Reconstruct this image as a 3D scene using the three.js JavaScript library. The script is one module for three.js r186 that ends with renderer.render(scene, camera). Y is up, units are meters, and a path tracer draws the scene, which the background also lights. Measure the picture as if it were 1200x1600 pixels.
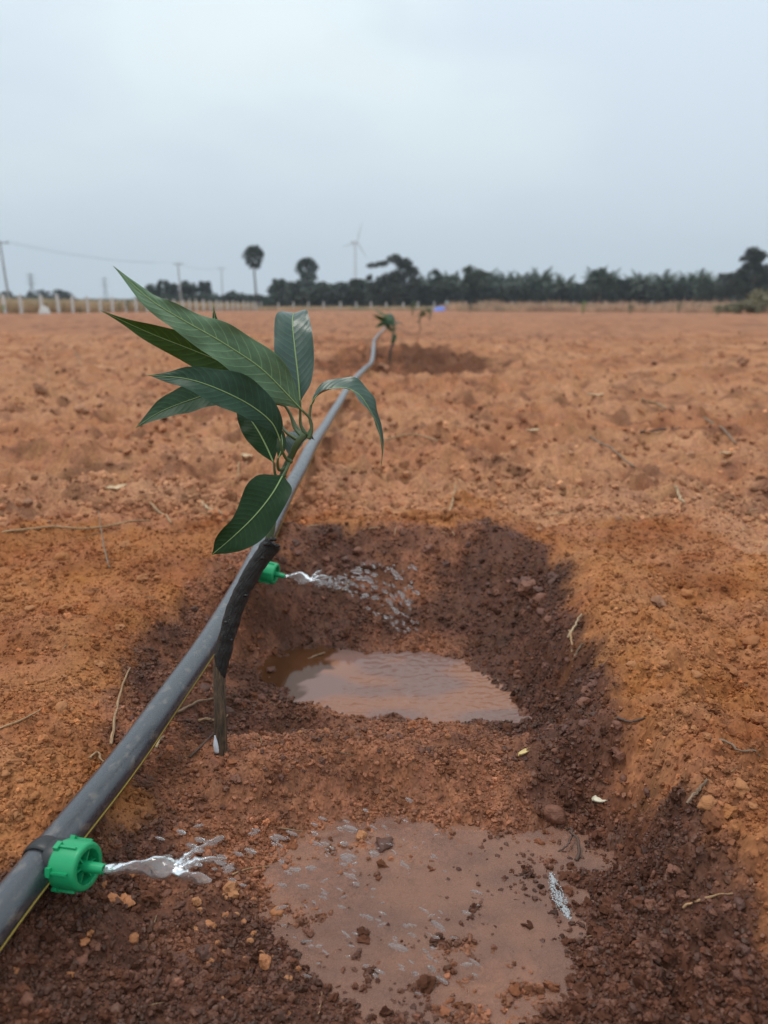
import * as THREE from 'three';
import { mergeGeometries, mergeVertices } from 'three/addons/utils/BufferGeometryUtils.js';
import { MarchingCubes } from 'three/addons/objects/MarchingCubes.js';

// ---------------------------------------------------------------- camera, sky, sun, exposure
const scene = new THREE.Scene();
const CAM_H = 0.45, FPX = 1204, PITCH = 14.84 * Math.PI / 180;
const camera = new THREE.PerspectiveCamera(2 * Math.atan(800 / FPX) * 180 / Math.PI, 0.75, 0.05, 6000);
camera.position.set(0, CAM_H, 0);
camera.rotation.set(-PITCH, 0, 0);
camera.focus = 0.80;
camera.userData.fStop = 5.6;
const renderer = new THREE.WebGLRenderer({ antialias: true });
renderer.toneMapping = THREE.LinearToneMapping;
renderer.toneMappingExposure = 1.1;
renderer.shadowMap.enabled = true;

// seeded randomness and noise
function rng(seed) { let a = seed >>> 0; return () => { a = (a + 0x6D2B79F5) >>> 0; let t = a; t = Math.imul(t ^ (t >>> 15), t | 1); t ^= t + Math.imul(t ^ (t >>> 7), t | 61); return ((t ^ (t >>> 14)) >>> 0) / 4294967296; }; }
const PERM = new Uint8Array(512); { const r = rng(77), p = Array.from({ length: 256 }, (_, i) => i); for (let i = 255; i > 0; i--) { const j = Math.floor(r() * (i + 1)); [p[i], p[j]] = [p[j], p[i]]; } for (let i = 0; i < 512; i++) PERM[i] = p[i & 255]; }
const GX = new Float32Array(256), GY = new Float32Array(256); for (let i = 0; i < 256; i++) { GX[i] = Math.cos(i * 2.399963); GY[i] = Math.sin(i * 2.399963); }
function noise2(x, y) {           // gradient noise, about -0.7..0.7
  const X = Math.floor(x), Y = Math.floor(y), fx = x - X, fy = y - Y, xi = X & 255, yi = Y & 255, x1 = (xi + 1) & 255, y1 = (yi + 1) & 255;
  const a = PERM[PERM[xi] + yi], b = PERM[PERM[x1] + yi], c = PERM[PERM[xi] + y1], d = PERM[PERM[x1] + y1];
  const u = fx * fx * fx * (fx * (fx * 6 - 15) + 10), v = fy * fy * fy * (fy * (fy * 6 - 15) + 10);
  const n00 = GX[a] * fx + GY[a] * fy, n10 = GX[b] * (fx - 1) + GY[b] * fy, n01 = GX[c] * fx + GY[c] * (fy - 1), n11 = GX[d] * (fx - 1) + GY[d] * (fy - 1);
  return n00 + (n10 - n00) * u + (n01 + (n11 - n01) * u - n00 - (n10 - n00) * u) * v;
}
function fbm(x, y, oct) { let s = 0, a = 1, f = 1; for (let i = 0; i < oct; i++) { s += a * noise2(x * f + i * 17.3, y * f - i * 9.1); a *= 0.5; f *= 2.03; } return s; }
function noise3(x, y, z) { return (noise2(x + z * 0.71, y - z * 0.37) + noise2(y + x * 0.43 + 31.7, z + 11.3 - x * 0.29) + noise2(z + y * 0.53 + 5.1, x - 7.9)) * 0.6; }
const clamp = (x, a = 0, b = 1) => Math.min(b, Math.max(a, x));
const sstep = (a, b, x) => { const t = clamp((x - a) / (b - a)); return t * t * (3 - 2 * t); };
const lerp = (a, b, t) => a + (b - a) * t;
const V3 = (x, y, z) => new THREE.Vector3(x, y, z);
const rgb = (r, g, b) => new THREE.Color().setRGB(r, g, b);

// sky: bright even overcast with thin broken veils, the same all round
{
  const W = 1024, Hh = 512, data = new Float32Array(W * Hh * 4);
  for (let j = 0; j < Hh; j++) for (let i = 0; i < W; i++) {
    const el = ((j + 0.5) / Hh - 0.5) * Math.PI, az = (i + 0.5) / W * Math.PI * 2;
    const e = Math.max(0, Math.sin(el));
    // cloud plane coordinates, flattened toward the horizon; wraps because it is built from direction
    const dx = Math.cos(el) * Math.cos(az), dz = Math.cos(el) * Math.sin(az), k = 1 / (e + 0.22);
    const veil = fbm(dx * k * 0.62 + 3.1, dz * k * 0.62 + 1.7, 5);
    const wisp = fbm(dx * k * 1.9 + 9.4, dz * k * 1.5 + 4.2, 5);
    let t = sstep(-0.38, 0.3, veil);                                // 0 = blue grey air, 1 = white veil
    t *= sstep(0.02, 0.3, e) * 0.85 + 0.05;
    const gain = 1 + 0.62 * e;                                       // an overcast sky brightens steadily towards the zenith
    const lowR = 0.575 * gain, lowG = 0.665 * gain, lowB = 0.745 * gain, whR = 0.70 * gain, whG = 0.79 * gain, whB = 0.815 * gain;
    let r = lerp(lowR, whR, t), g = lerp(lowG, whG, t), b = lerp(lowB, whB, t);
    const dark = sstep(0.10, 0.42, wisp) * 0.14 * sstep(0.2, 0.5, e);
    r *= 1 - dark; g *= 1 - dark * 0.95; b *= 1 - dark * 0.85;
    const o = (j * W + i) * 4; data[o] = r; data[o + 1] = g; data[o + 2] = b; data[o + 3] = 1;
  }
  const sky = new THREE.DataTexture(data, W, Hh, THREE.RGBAFormat, THREE.FloatType);
  sky.mapping = THREE.EquirectangularReflectionMapping; sky.magFilter = THREE.LinearFilter; sky.minFilter = THREE.LinearFilter; sky.needsUpdate = true;
  scene.background = sky; scene.environment = sky;
}
const sun = new THREE.DirectionalLight(rgb(1, 0.95, 0.88), 1.35);
sun.position.set(-2.2, 6, -1.6); sun.target.position.set(0, 0, -1);
sun.castShadow = true; sun.shadow.radius = 32; sun.shadow.mapSize.set(2048, 2048);
Object.assign(sun.shadow.camera, { left: -6, right: 6, top: 6, bottom: -6, near: 0.1, far: 30 });
sun.name = 'sun'; scene.add(sun, sun.target);
scene.fog = new THREE.FogExp2(rgb(0.80, 0.88, 0.95), 0.0004);

// ---------------------------------------------------------------- helpers
const SIN = Math.sin(PITCH), COS = Math.cos(PITCH);
function ray(px, py) { const xc = (px - 600) / FPX, yc = (800 - py) / FPX; return V3(xc, yc * COS - SIN, -yc * SIN - COS); }
const bearing = (px, d) => (px - 600) / FPX * d * COS;                                 // sideways place of a far thing seen at px, d metres out
const heightTo = (py, d) => CAM_H + d * Math.tan(Math.atan((800 - py) / FPX) - PITCH);   // height of a far point seen at py
const at = (px, py, d) => ray(px, py).multiplyScalar(d).add(V3(0, CAM_H, 0));         // point at forward depth d
function level(px, py, y) { const r = ray(px, py); return r.multiplyScalar((y - CAM_H) / r.y).add(V3(0, CAM_H, 0)); }
const taken = {};
function numbered(n) { taken[n] = (taken[n] ?? -1) + 1; return taken[n] ? n + '_' + String(taken[n]).padStart(3, '0') : n; }
function tag(o, label, category, group) { o.userData.label = label; o.userData.category = category; if (group) o.userData.group = group; return o; }
function shade(o) { o.castShadow = true; o.receiveShadow = true; return o; }
function part(name, geo, mat, parent) { const m = shade(new THREE.Mesh(geo, mat)); m.name = name; parent.add(m); return m; }
function thing(name, label, category, pos = [0, 0, 0], group) { const g = new THREE.Group(); g.name = numbered(name); g.position.set(...pos); tag(g, label, category, group); scene.add(g); return g; }
function single(name, geo, mat, label, category, group) { const m = shade(new THREE.Mesh(geo, mat)); m.name = numbered(name); tag(m, label, category, group); scene.add(m); return m; }
function std(color, rough, extra = {}) { return new THREE.MeshStandardMaterial({ color, roughness: rough, ...extra }); }
// tube through points with its own radius at each; noise makes it knobbly
function tube(points, radii, { seg = 24, rad = 8, rough = 0, freq = 60, flat = 1, caps = true, cat = 0.5 } = {}) {
  const curve = new THREE.CatmullRomCurve3(points, false, 'centripetal'), fr = curve.computeFrenetFrames(seg, false);
  const pos = [], uv = [], idx = [], L = curve.getLength();
  for (let i = 0; i <= seg; i++) {
    const t = i / seg, c = curve.getPointAt(t), f = (radii.length - 1) * curve.getUtoTmapping(t), k = Math.min(radii.length - 2, Math.floor(f)), r0 = radii.length > 1 ? lerp(radii[k], radii[k + 1], f - k) : radii[0];
    for (let j = 0; j <= rad; j++) {
      const a = (j % rad) / rad * Math.PI * 2, n = fr.normals[i].clone().multiplyScalar(Math.cos(a)).addScaledVector(fr.binormals[i], Math.sin(a) * flat);
      const p = c.clone().addScaledVector(n, r0);
      if (rough) p.addScaledVector(n, r0 * rough * noise3(p.x * freq, p.y * freq, p.z * freq));
      pos.push(p.x, p.y, p.z); uv.push(j / rad, t * L);
    }
  }
  for (let i = 0; i < seg; i++) for (let j = 0; j < rad; j++) { const a = i * (rad + 1) + j, b = a + rad + 1; idx.push(a, a + 1, b, b, a + 1, b + 1); }
  if (caps) for (const i of [0, seg]) {
    const c = curve.getPointAt(i / seg), ci = pos.length / 3; pos.push(c.x, c.y, c.z); uv.push(0.5, 0);
    for (let j = 0; j < rad; j++) { const a = i * (rad + 1) + j; i ? idx.push(ci, a, a + 1) : idx.push(ci, a + 1, a); }
  }
  const g = new THREE.BufferGeometry();
  g.setAttribute('position', new THREE.Float32BufferAttribute(pos, 3)); g.setAttribute('uv', new THREE.Float32BufferAttribute(uv, 2)); g.setIndex(idx); g.computeVertexNormals();
  return g;
}
function lump(seed, detail = 2, amp = 0.35, freq = 1.3, facets = false) {        // one irregular clod of radius about 1
  const g = mergeVertices((() => { const q = new THREE.IcosahedronGeometry(1, detail); q.deleteAttribute('uv'); q.deleteAttribute('normal'); return q; })());
  const p = g.attributes.position;
  for (let i = 0; i < p.count; i++) {
    const v = V3(p.getX(i), p.getY(i), p.getZ(i)), k = 1 + amp * noise3(v.x * freq + seed * 7.7, v.y * freq + seed * 3.1, v.z * freq - seed) - amp * 0.9 * Math.abs(noise3(v.x * freq * 2.3 + seed, v.y * freq * 2.3, v.z * freq * 2.3 + seed * 5)) + amp * 0.35 * noise3(v.x * freq * 5.5, v.y * freq * 5.5 + seed, v.z * freq * 5.5);
    p.setXYZ(i, v.x * k, v.y * k * 0.8, v.z * k);
  }
  if (facets) { const q = g.toNonIndexed(); q.computeVertexNormals(); return q; }
  g.computeVertexNormals(); return g;
}
const poly = (list, y) => list.map(([px, py]) => { const p = level(px, py, y); return [p.x, p.z]; });
function inside(P, x, z) {                                         // signed distance, positive inside
  let d = 1e9, ins = false;
  for (let i = 0, j = P.length - 1; i < P.length; j = i++) {
    const ax = P[j][0], az = P[j][1], bx = P[i][0], bz = P[i][1], ex = bx - ax, ez = bz - az, t = clamp(((x - ax) * ex + (z - az) * ez) / (ex * ex + ez * ez));
    const qx = ax + ex * t - x, qz = az + ez * t - z; d = Math.min(d, qx * qx + qz * qz);
    if ((az > z) !== (bz > z) && x < ax + (z - az) / (bz - az) * ex) ins = !ins;
  }
  return (ins ? 1 : -1) * Math.sqrt(d);
}

// ---------------------------------------------------------------- the ground
const POOL_Y = -0.128, FILM_Y = -0.088;
const RIM = [[-0.33, -0.30], [-0.33, -0.55], [-0.34, -0.70], [-0.37, -0.86], [-0.40, -1.02], [-0.36, -1.16], [-0.29, -1.30], [-0.20, -1.44], [-0.06, -1.50], [0.06, -1.52], [0.17, -1.46], [0.27, -1.38], [0.335, -1.26], [0.33, -1.12], [0.305, -0.95], [0.29, -0.80], [0.28, -0.68], [0.30, -0.56], [0.34, -0.44], [0.36, -0.30]];
const WET = poly([[440, 826], [545, 842], [640, 828], [750, 842], [850, 868], [903, 905], [912, 980], [960, 1050], [985, 1130], [1010, 1200], [1090, 1270], [1150, 1360], [1230, 1440], [1400, 1700], [-250, 1700], [-60, 1420], [50, 1330], [130, 1290], [215, 1230], [150, 1170], [165, 1080], [215, 1000], [290, 930], [345, 880]], -0.01);
const POOL = poly([[405, 1046], [432, 1024], [500, 1014], [560, 1022], [640, 1022], [715, 1030], [760, 1062], [800, 1098], [830, 1130], [790, 1136], [690, 1129], [600, 1120], [540, 1110], [470, 1098], [455, 1078], [420, 1070]], POOL_Y);
const FILM = poly([[450, 1330], [520, 1300], [600, 1296], [700, 1300], [800, 1316], [870, 1306], [930, 1304], [925, 1335], [880, 1352], [858, 1368], [878, 1410], [890, 1450], [850, 1520], [740, 1570], [600, 1560], [500, 1500], [440, 1430]], FILM_Y);
const gauss = (x, z, cx, cz, rx, rz) => Math.exp(-(((x - cx) / rx) ** 2) - (((z - cz) / rz) ** 2));
const PITS = [[0.15, -6.4, 0.9, 0.9, 0.11], [0.70, -15.5, 0.9, 1.9, 0.08], [-0.55, -11.5, 0.9, 1.6, 0.06], [-0.62, -5.1, 0.35, 0.4, 0.03], [1.45, -5.6, 0.55, 0.4, 0.05], [2.3, -8.3, 0.5, 0.6, 0.06], [-1.02, -1.98, 0.17, 0.10, 0.085], [1.35, -4.1, 0.3, 0.22, 0.03], [0.8, -2.0, 0.1, 0.07, 0.02], [-5.2, -11, 0.9, 1.3, 0.09], [-3.8, -9, 0.5, 0.8, 0.06], [1.75, -2.6, 0.3, 0.12, 0.03], [4.5, -9, 0.7, 0.7, 0.07], [3.4, -12, 0.6, 0.9, 0.07]];
const MOUNDS = [[0.08, -7.5, 0.35, 0.5, 0.06], [0.55, -8.0, 0.8, 0.5, 0.05], [-0.7, -8.4, 0.7, 0.5, 0.03], [1.3, -6.3, 0.5, 0.35, 0.04]];
function nearWeight(x, z) { return sstep(2.4, 1.3, Math.hypot(x, z + 0.9)); }
function H(x, z) {
  const r = Math.hypot(x, z);
  let h = 0;
  const far = sstep(90, 30, r);
  const wob = noise2(x * 9, z * 9) * 0.02;
  const inBasinBox = x > -0.75 && x < 0.75 && z > -1.9 && z < 0.3;
  // field: broad swells, ploughed lumps that lie across the view
  if (far > 0) {
    h += far * (0.035 * fbm(x * 0.35, z * 0.5, 3) + 0.022 * fbm(x * 1.3 + 4, z * 2.1, 3));
    const cl = fbm(x * 4.2 + 8, z * 6.5 + 2, 4);
    h += far * (0.020 * cl + 0.022 * Math.max(0, cl - 0.12) * 2.2 - 0.020 * Math.max(0, -cl - 0.22) * 2);
    const rid = 1 - Math.abs(fbm(x * 1.6 + 30, z * 3.3 + 7, 3)) * 2.2; if (rid > 0) h += far * 0.022 * rid * rid * rid;
    if (r < 16) { const c2 = fbm(x * 8.5 + 3, z * 13 + 1, 3), k = sstep(1.2, 2.0, r) * sstep(16, 9, r); h += k * (0.036 * Math.max(0, c2 - 0.05) * 2 - 0.060 * Math.max(0, -c2 - 0.15) * 2); }
    for (const [cx, cz, rx, rz, d] of PITS) if (Math.abs(x - cx) < rx * 3 && Math.abs(z - cz) < rz * 3) h -= d * gauss(x, z, cx, cz, rx, rz) * (1 + 0.8 * noise2(x * 5, z * 5));
    for (const [cx, cz, rx, rz, d] of MOUNDS) if (Math.abs(x - cx) < rx * 3 && Math.abs(z - cz) < rz * 3) h += d * gauss(x, z, cx, cz, rx, rz) * (1 + 0.9 * noise2(x * 6, z * 6));
  }
  if (r > 10 && r < 150) h += 0.075 * sstep(10, 24, r) * sstep(150, 110, r) * (fbm(x * 0.16 + 5, z * 0.22, 3) - 0.1);
  const near = nearWeight(x, z);
  h *= 1 - 0.55 * sstep(1.15, 0.6, Math.hypot(x, z + 0.95));
  if (inBasinBox) {
    const sd = inside(RIM, x, z) + wob;
    const wall = sstep(-0.02, 0.15, sd);
    h += 0.016 * Math.exp(-(((sd + 0.05) / 0.07) ** 2)) * (x > 0.15 ? 1.6 : 0.5) + 0.02 * sstep(0.28, 0.6, x) * near;
    let d = 0.060 + 0.078 * gauss(x, z, 0.06, -1.1, 0.32, 0.24) + 0.034 * gauss(x, z, 0.08, -0.52, 0.24, 0.17);
    h -= wall * d;
    h += wall * (0.036 * gauss(x, z, 0.0, -0.79, 0.24, 0.075) + 0.010 * gauss(x, z, -0.19, -0.77, 0.06, 0.05));
    h -= 0.045 * gauss(x, z, -0.135, -0.885, 0.042, 0.028);
    h += 0.020 * gauss(x, z, -0.10, -0.945, 0.05, 0.03);
    h += 0.034 * gauss(x, z, 0.175, -0.55, 0.04, 0.045) + 0.026 * gauss(x, z, 0.2, -0.475, 0.05, 0.04) - 0.05 * gauss(x, z, 0.228, -0.482, 0.016, 0.022);
    // shores of the two waters
    for (const [P, y, deep] of [[POOL, POOL_Y, 0.022], [FILM, FILM_Y, 0.0012]]) {
      const s = inside(P, x, z) + noise2(x * 38, z * 38) * 0.012 + noise2(x * 14 + 5, z * 14) * 0.012 + (y === FILM_Y ? 0.005 : 0);
      if (s > -0.10) {
        const bed = s > 0 ? y - deep * sstep(0, 0.045, s) : y + Math.min(0.03, -s * (y === FILM_Y ? 0.16 : 0.35));
        h = lerp(bed, h, sstep(0.0, 0.09, -s));
      }
    }
  }
  if (near > 0) {
    // lumpy soil relief, calmer on the washed mound and under water
    let rough = 1;
    if (inBasinBox) {
      rough = 0.8 + 0.9 * sstep(0.16, 0.26, x) * sstep(-1.4, -0.9, z) + 0.5 * gauss(x, z, -0.1, -1.25, 0.2, 0.16);
      rough *= 1 - 0.82 * sstep(-0.01, 0.03, inside(POOL, x, z)) - 0.36 * sstep(-0.02, 0.03, inside(FILM, x, z));
    }
    const b1 = fbm(x * 17 + 3, z * 17, 2), b2 = noise2(x * 46, z * 46 + 9), b3 = noise2(x * 98 + 4, z * 98), b4 = noise2(x * 190, z * 190 + 3);
    const lum = Math.max(0, noise2(x * 30 + 40, z * 30)) ** 1.2;
    h += near * rough * (-0.0075 + 0.0070 * b1 + 0.0150 * lum + 0.0060 * Math.abs(b2) * 1.6 + 0.0028 * b2 + 0.0036 * Math.abs(b3) * 1.5 + 0.0016 * b4 - 0.012 * Math.max(0, noise2(x * 24 + 9, z * 24 + 70) - 0.22));
  }
  return h;
}
function wetness(x, z) {
  let w = 0;
  if (x > -1 && x < 1.2 && z > -2 && z < 1) w = sstep(-0.012, 0.03, inside(WET, x, z) + noise2(x * 22, z * 22) * 0.03 + noise2(x * 70, z * 70) * 0.012);
  w = Math.max(w, 0.85 * sstep(0.25, 0.6, gauss(x, z, 0.2, -6.7, 0.95, 1.1) + 0.3 * noise2(x * 4, z * 4)), 0.55 * sstep(0.35, 0.8, gauss(x, z, 0.7, -15.3, 1.0, 1.5) + 0.3 * noise2(x * 3, z * 3)), 0.5 * sstep(0.4, 0.8, gauss(x, z, -0.6, -11.5, 0.9, 1.2) + 0.3 * noise2(x * 3, z * 3)));
  return w;
}
function soil(x, z, out) {                                        // base colour of the soil (linear)
  const w = wetness(x, z), n1 = fbm(x * 1.1 + 2, z * 1.5, 4), n2 = fbm(x * 7, z * 9 + 4, 3), n3 = noise2(x * 60, z * 60);
  // dry: sandy orange with redder and paler patches
  const red = sstep(-0.3, 0.45, n1 + 0.35 * n2), pale = sstep(0.1, 0.6, fbm(x * 2.3 - 7, z * 3.1, 4));
  let r = lerp(0.490, 0.425, red) + 0.05 * pale, g = lerp(0.236, 0.180, red) + 0.037 * pale, b = lerp(0.124, 0.090, red) + 0.026 * pale;
  const ochre = sstep(-0.06, 0.05, 0.95 - Math.hypot(x * 0.9, z + 0.72) + 0.35 * fbm(x * 2.6 + 1, z * 3.2 + 6, 4)) * (0.75 + 0.5 * fbm(x * 9, z * 9 + 3, 3));             // browner ochre tone in patches round the basin
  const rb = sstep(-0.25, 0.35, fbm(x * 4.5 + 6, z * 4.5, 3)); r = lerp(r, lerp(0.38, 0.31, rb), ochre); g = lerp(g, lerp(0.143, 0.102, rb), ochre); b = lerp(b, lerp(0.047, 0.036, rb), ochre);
  const band = sstep(0.0, 0.45, fbm(x * 0.13 + 3, z * 0.35, 4)) * sstep(0, 0.3, (-z - 9) / 20 + 0.4 * noise2(x * 0.3, z * 0.3)); r *= 1 - 0.22 * band; g *= 1 - 0.24 * band; b *= 1 - 0.2 * band;
  const strip = sstep(-0.08, 0.08, (-z - 14) / 14 + 0.6 * fbm(x * 0.25, z * 0.3, 4)); r = lerp(r, 0.385, strip * 0.6); g = lerp(g, 0.180, strip * 0.6); b = lerp(b, 0.105, strip * 0.6);   // redder far part of the field, with a ragged near edge
  // dark patches in the field colour: painted shade of hollows, plus moister turned clods
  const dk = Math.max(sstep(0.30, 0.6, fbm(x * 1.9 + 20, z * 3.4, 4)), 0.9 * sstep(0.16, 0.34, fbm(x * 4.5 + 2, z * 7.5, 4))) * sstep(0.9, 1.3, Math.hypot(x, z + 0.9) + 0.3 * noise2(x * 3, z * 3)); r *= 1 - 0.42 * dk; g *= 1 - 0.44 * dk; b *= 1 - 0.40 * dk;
  const v = 1 + 0.22 * n2 + 0.16 * n3; r *= v; g *= v; b *= v;
  // wet: red brown loam, redder on the washed mound
  const m = sstep(-0.2, 0.4, fbm(x * 5 + 11, z * 6, 3) + 0.75 * gauss(x, z, 0.0, -0.76, 0.22, 0.11) - 0.35 * sstep(-0.66, -0.5, z) - 0.6 * sstep(0.12, 0.24, x));
  const wn = 1 + 0.35 * n2 + 0.45 * n3 + 0.3 * noise2(x * 140, z * 140), wr = lerp(0.115, 0.30, m) * wn, wg = lerp(0.045, 0.114, m) * wn, wb = lerp(0.026, 0.056, m) * wn;
  out[0] = lerp(r, wr, w); out[1] = lerp(g, wg, w); out[2] = lerp(b, wb, w);
  return w;
}
// tiling soil grain, colour and relief
function tiled(size, cells, seed) {                                // periodic value noise, 0..1
  const r = rng(seed), v = new Float32Array(cells * cells).map(() => r()), out = new Float32Array(size * size);
  for (let j = 0; j < size; j++) for (let i = 0; i < size; i++) {
    const x = i / size * cells, y = j / size * cells, X = Math.floor(x), Y = Math.floor(y), fx = x - X, fy = y - Y, u = fx * fx * (3 - 2 * fx), w = fy * fy * (3 - 2 * fy), X1 = (X + 1) % cells, Y1 = (Y + 1) % cells;
    out[j * size + i] = lerp(lerp(v[Y * cells + X], v[Y * cells + X1], u), lerp(v[Y1 * cells + X], v[Y1 * cells + X1], u), w);
  }
  return out;
}
function dataTex(size, f, srgb, h = size) {
  const d = new Uint8Array(size * h * 4), c = [0, 0, 0];
  for (let j = 0; j < h; j++) for (let i = 0; i < size; i++) { f(i, j, c); const o = (j * size + i) * 4; d[o] = clamp(c[0], 0, 255); d[o + 1] = clamp(c[1], 0, 255); d[o + 2] = clamp(c[2], 0, 255); d[o + 3] = 255; }
  const t = new THREE.DataTexture(d, size, h); t.wrapS = t.wrapT = THREE.RepeatWrapping; t.magFilter = THREE.LinearFilter; t.minFilter = THREE.LinearMipmapLinearFilter; t.generateMipmaps = true;
  if (srgb) t.colorSpace = THREE.SRGBColorSpace; t.needsUpdate = true; return t;
}
const GS = 1024, gn = [16, 48, 128, 300, 512].map((c, i) => tiled(GS, c, 100 + i));
const soilMap = dataTex(GS, (i, j, c) => { const o = j * GS + i, v = 0.12 * gn[0][o] + 0.16 * gn[1][o] + 0.24 * gn[2][o] + 0.28 * gn[3][o] + 0.2 * gn[4][o]; const k = 236 + (v - 0.5) * 120, grit = gn[3][o] > 0.93 ? 18 : 0; c[0] = k + grit; c[1] = k + grit * 1.2 + (gn[1][o] - 0.5) * 8; c[2] = k + grit + (gn[0][o] - 0.5) * 14; }, true);
const soilBump = dataTex(GS, (i, j, c) => { const o = j * GS + i; c[0] = c[1] = c[2] = 255 * (0.2 * gn[1][o] + 0.3 * gn[2][o] + 0.3 * gn[3][o] + 0.2 * gn[4][o]); }, false);
const TILE = 0.7;
// roughness of the ground round the basin: wet soil is shinier, unevenly
const RX0 = -1, RZ0 = -2, RS = 2, RN = 512;
const wetRough = dataTex(RN, (i, j, c) => {
  const x = RX0 + (i + 0.5) / RN * RS, z = RZ0 + (j + 0.5) / RN * RS, w = wetness(x, z);
  const film = Math.max(sstep(-0.05, 0.0, inside(FILM, x, z)), sstep(-0.05, 0.0, inside(POOL, x, z)), 0.5 * gauss(x, z, 0.02, -0.72, 0.25, 0.1));
  c[0] = c[1] = c[2] = 255 * clamp(lerp(0.97, lerp(0.62, 0.36, film) + 0.22 * noise2(x * 45, z * 45) + 0.14 * noise2(x * 120, z * 120), w), 0.22, 1);
}, false);
wetRough.channel = 1; wetRough.wrapS = wetRough.wrapT = THREE.ClampToEdgeWrapping;
const gmat = { map: soilMap, bumpMap: soilBump, bumpScale: 0.0045, vertexColors: true };
const groundNear = new THREE.MeshPhysicalMaterial({ roughness: 1, ...gmat, roughnessMap: wetRough, specularIntensity: 0.38 }), groundFar = new THREE.MeshPhysicalMaterial({ roughness: 0.97, ...gmat, bumpScale: 0.006, specularIntensity: 0.2 });
{
  const xs = [], zs = [];
  for (let x = 0; x < 0.35; x += 0.0027) xs.push(x);
  for (let s = 0.0027, x = xs[xs.length - 1]; x < 1700;) { s *= x < 1.6 ? 1.013 : x < 6 ? 1.022 : 1.04; x += s; xs.push(x); }
  const X = [...xs.slice(1).reverse().map((v) => -v), ...xs];
  for (let z = 0.34; z < 1.75; z *= 1.0046) zs.push(-z);
  for (let z = 1.75, k = 1.0046; z < 1900;) { k = Math.min(1.035, k + 0.00006); z *= k; zs.push(-z); }
  const back = []; for (let z = -0.34, s = 0.004; z < 30;) { s *= 1.12; z += s; back.push(z); }
  const Z = [...back.reverse(), ...zs];
  const nx = X.length, nz = Z.length, pos = new Float32Array(nx * nz * 3), col = new Float32Array(nx * nz * 3), uv = new Float32Array(nx * nz * 2), uv1 = new Float32Array(nx * nz * 2), c = [0, 0, 0];
  for (let j = 0, v = 0; j < nz; j++) for (let i = 0; i < nx; i++, v++) {
    const x = X[i], z = Z[j];
    pos[v * 3] = x; pos[v * 3 + 1] = H(x, z); pos[v * 3 + 2] = z;
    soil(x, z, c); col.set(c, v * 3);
    uv[v * 2] = x / TILE; uv[v * 2 + 1] = -z / TILE; uv1[v * 2] = (x - RX0) / RS; uv1[v * 2 + 1] = (z - RZ0) / RS;
  }
  const nearIdx = [], farIdx = [];
  for (let j = 0; j < nz - 1; j++) for (let i = 0; i < nx - 1; i++) {
    const a = j * nx + i, b = a + 1, d = a + nx, e = d + 1;
    const isNear = Math.abs(X[i]) < 0.98 && Z[j] > -1.97 && Z[j] < -0.02;
    (isNear ? nearIdx : farIdx).push(a, b, d, b, e, d);
  }
  const idx = new Uint32Array(nearIdx.length + farIdx.length); idx.set(nearIdx, 0); idx.set(farIdx, nearIdx.length);
  // winding: rows run away from the camera, so flip to face up
  for (let k = 0; k < idx.length; k += 3) { const t = idx[k + 1]; idx[k + 1] = idx[k + 2]; idx[k + 2] = t; }
  const g = new THREE.BufferGeometry();
  g.setAttribute('position', new THREE.BufferAttribute(pos, 3)); g.setAttribute('color', new THREE.BufferAttribute(col, 3)); g.setAttribute('uv', new THREE.BufferAttribute(uv, 2)); g.setAttribute('uv1', new THREE.BufferAttribute(uv1, 2));
  g.setIndex(new THREE.BufferAttribute(idx, 1)); g.addGroup(0, nearIdx.length, 0); g.addGroup(nearIdx.length, farIdx.length, 1);
  g.computeVertexNormals();
  if (g.attributes.normal.getY(Math.floor(nx * nz / 2)) < 0) { for (let k = 0; k < idx.length; k += 3) { const t = idx[k + 1]; idx[k + 1] = idx[k + 2]; idx[k + 2] = t; } g.computeVertexNormals(); }
  const ground = new THREE.Mesh(g, [groundNear, groundFar]); ground.name = 'ground'; ground.receiveShadow = true; ground.castShadow = true;
  ground.userData = { kind: 'structure', label: 'red tilled soil of the field with a dug watering basin' }; scene.add(ground);
  console.log('ground', nx, nz, idx.length / 3);
}
function onGround(px, py) {                                       // where the ray through that point of the view meets the soil
  const d = ray(px, py); let t = 0.3, y;
  for (let i = 0; i < 4000; i++) { y = CAM_H + d.y * t - H(d.x * t, d.z * t); if (y < 0) break; t += Math.max(0.0008, y * 0.6); }
  return V3(d.x * t, H(d.x * t, d.z * t), d.z * t);
}

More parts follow.
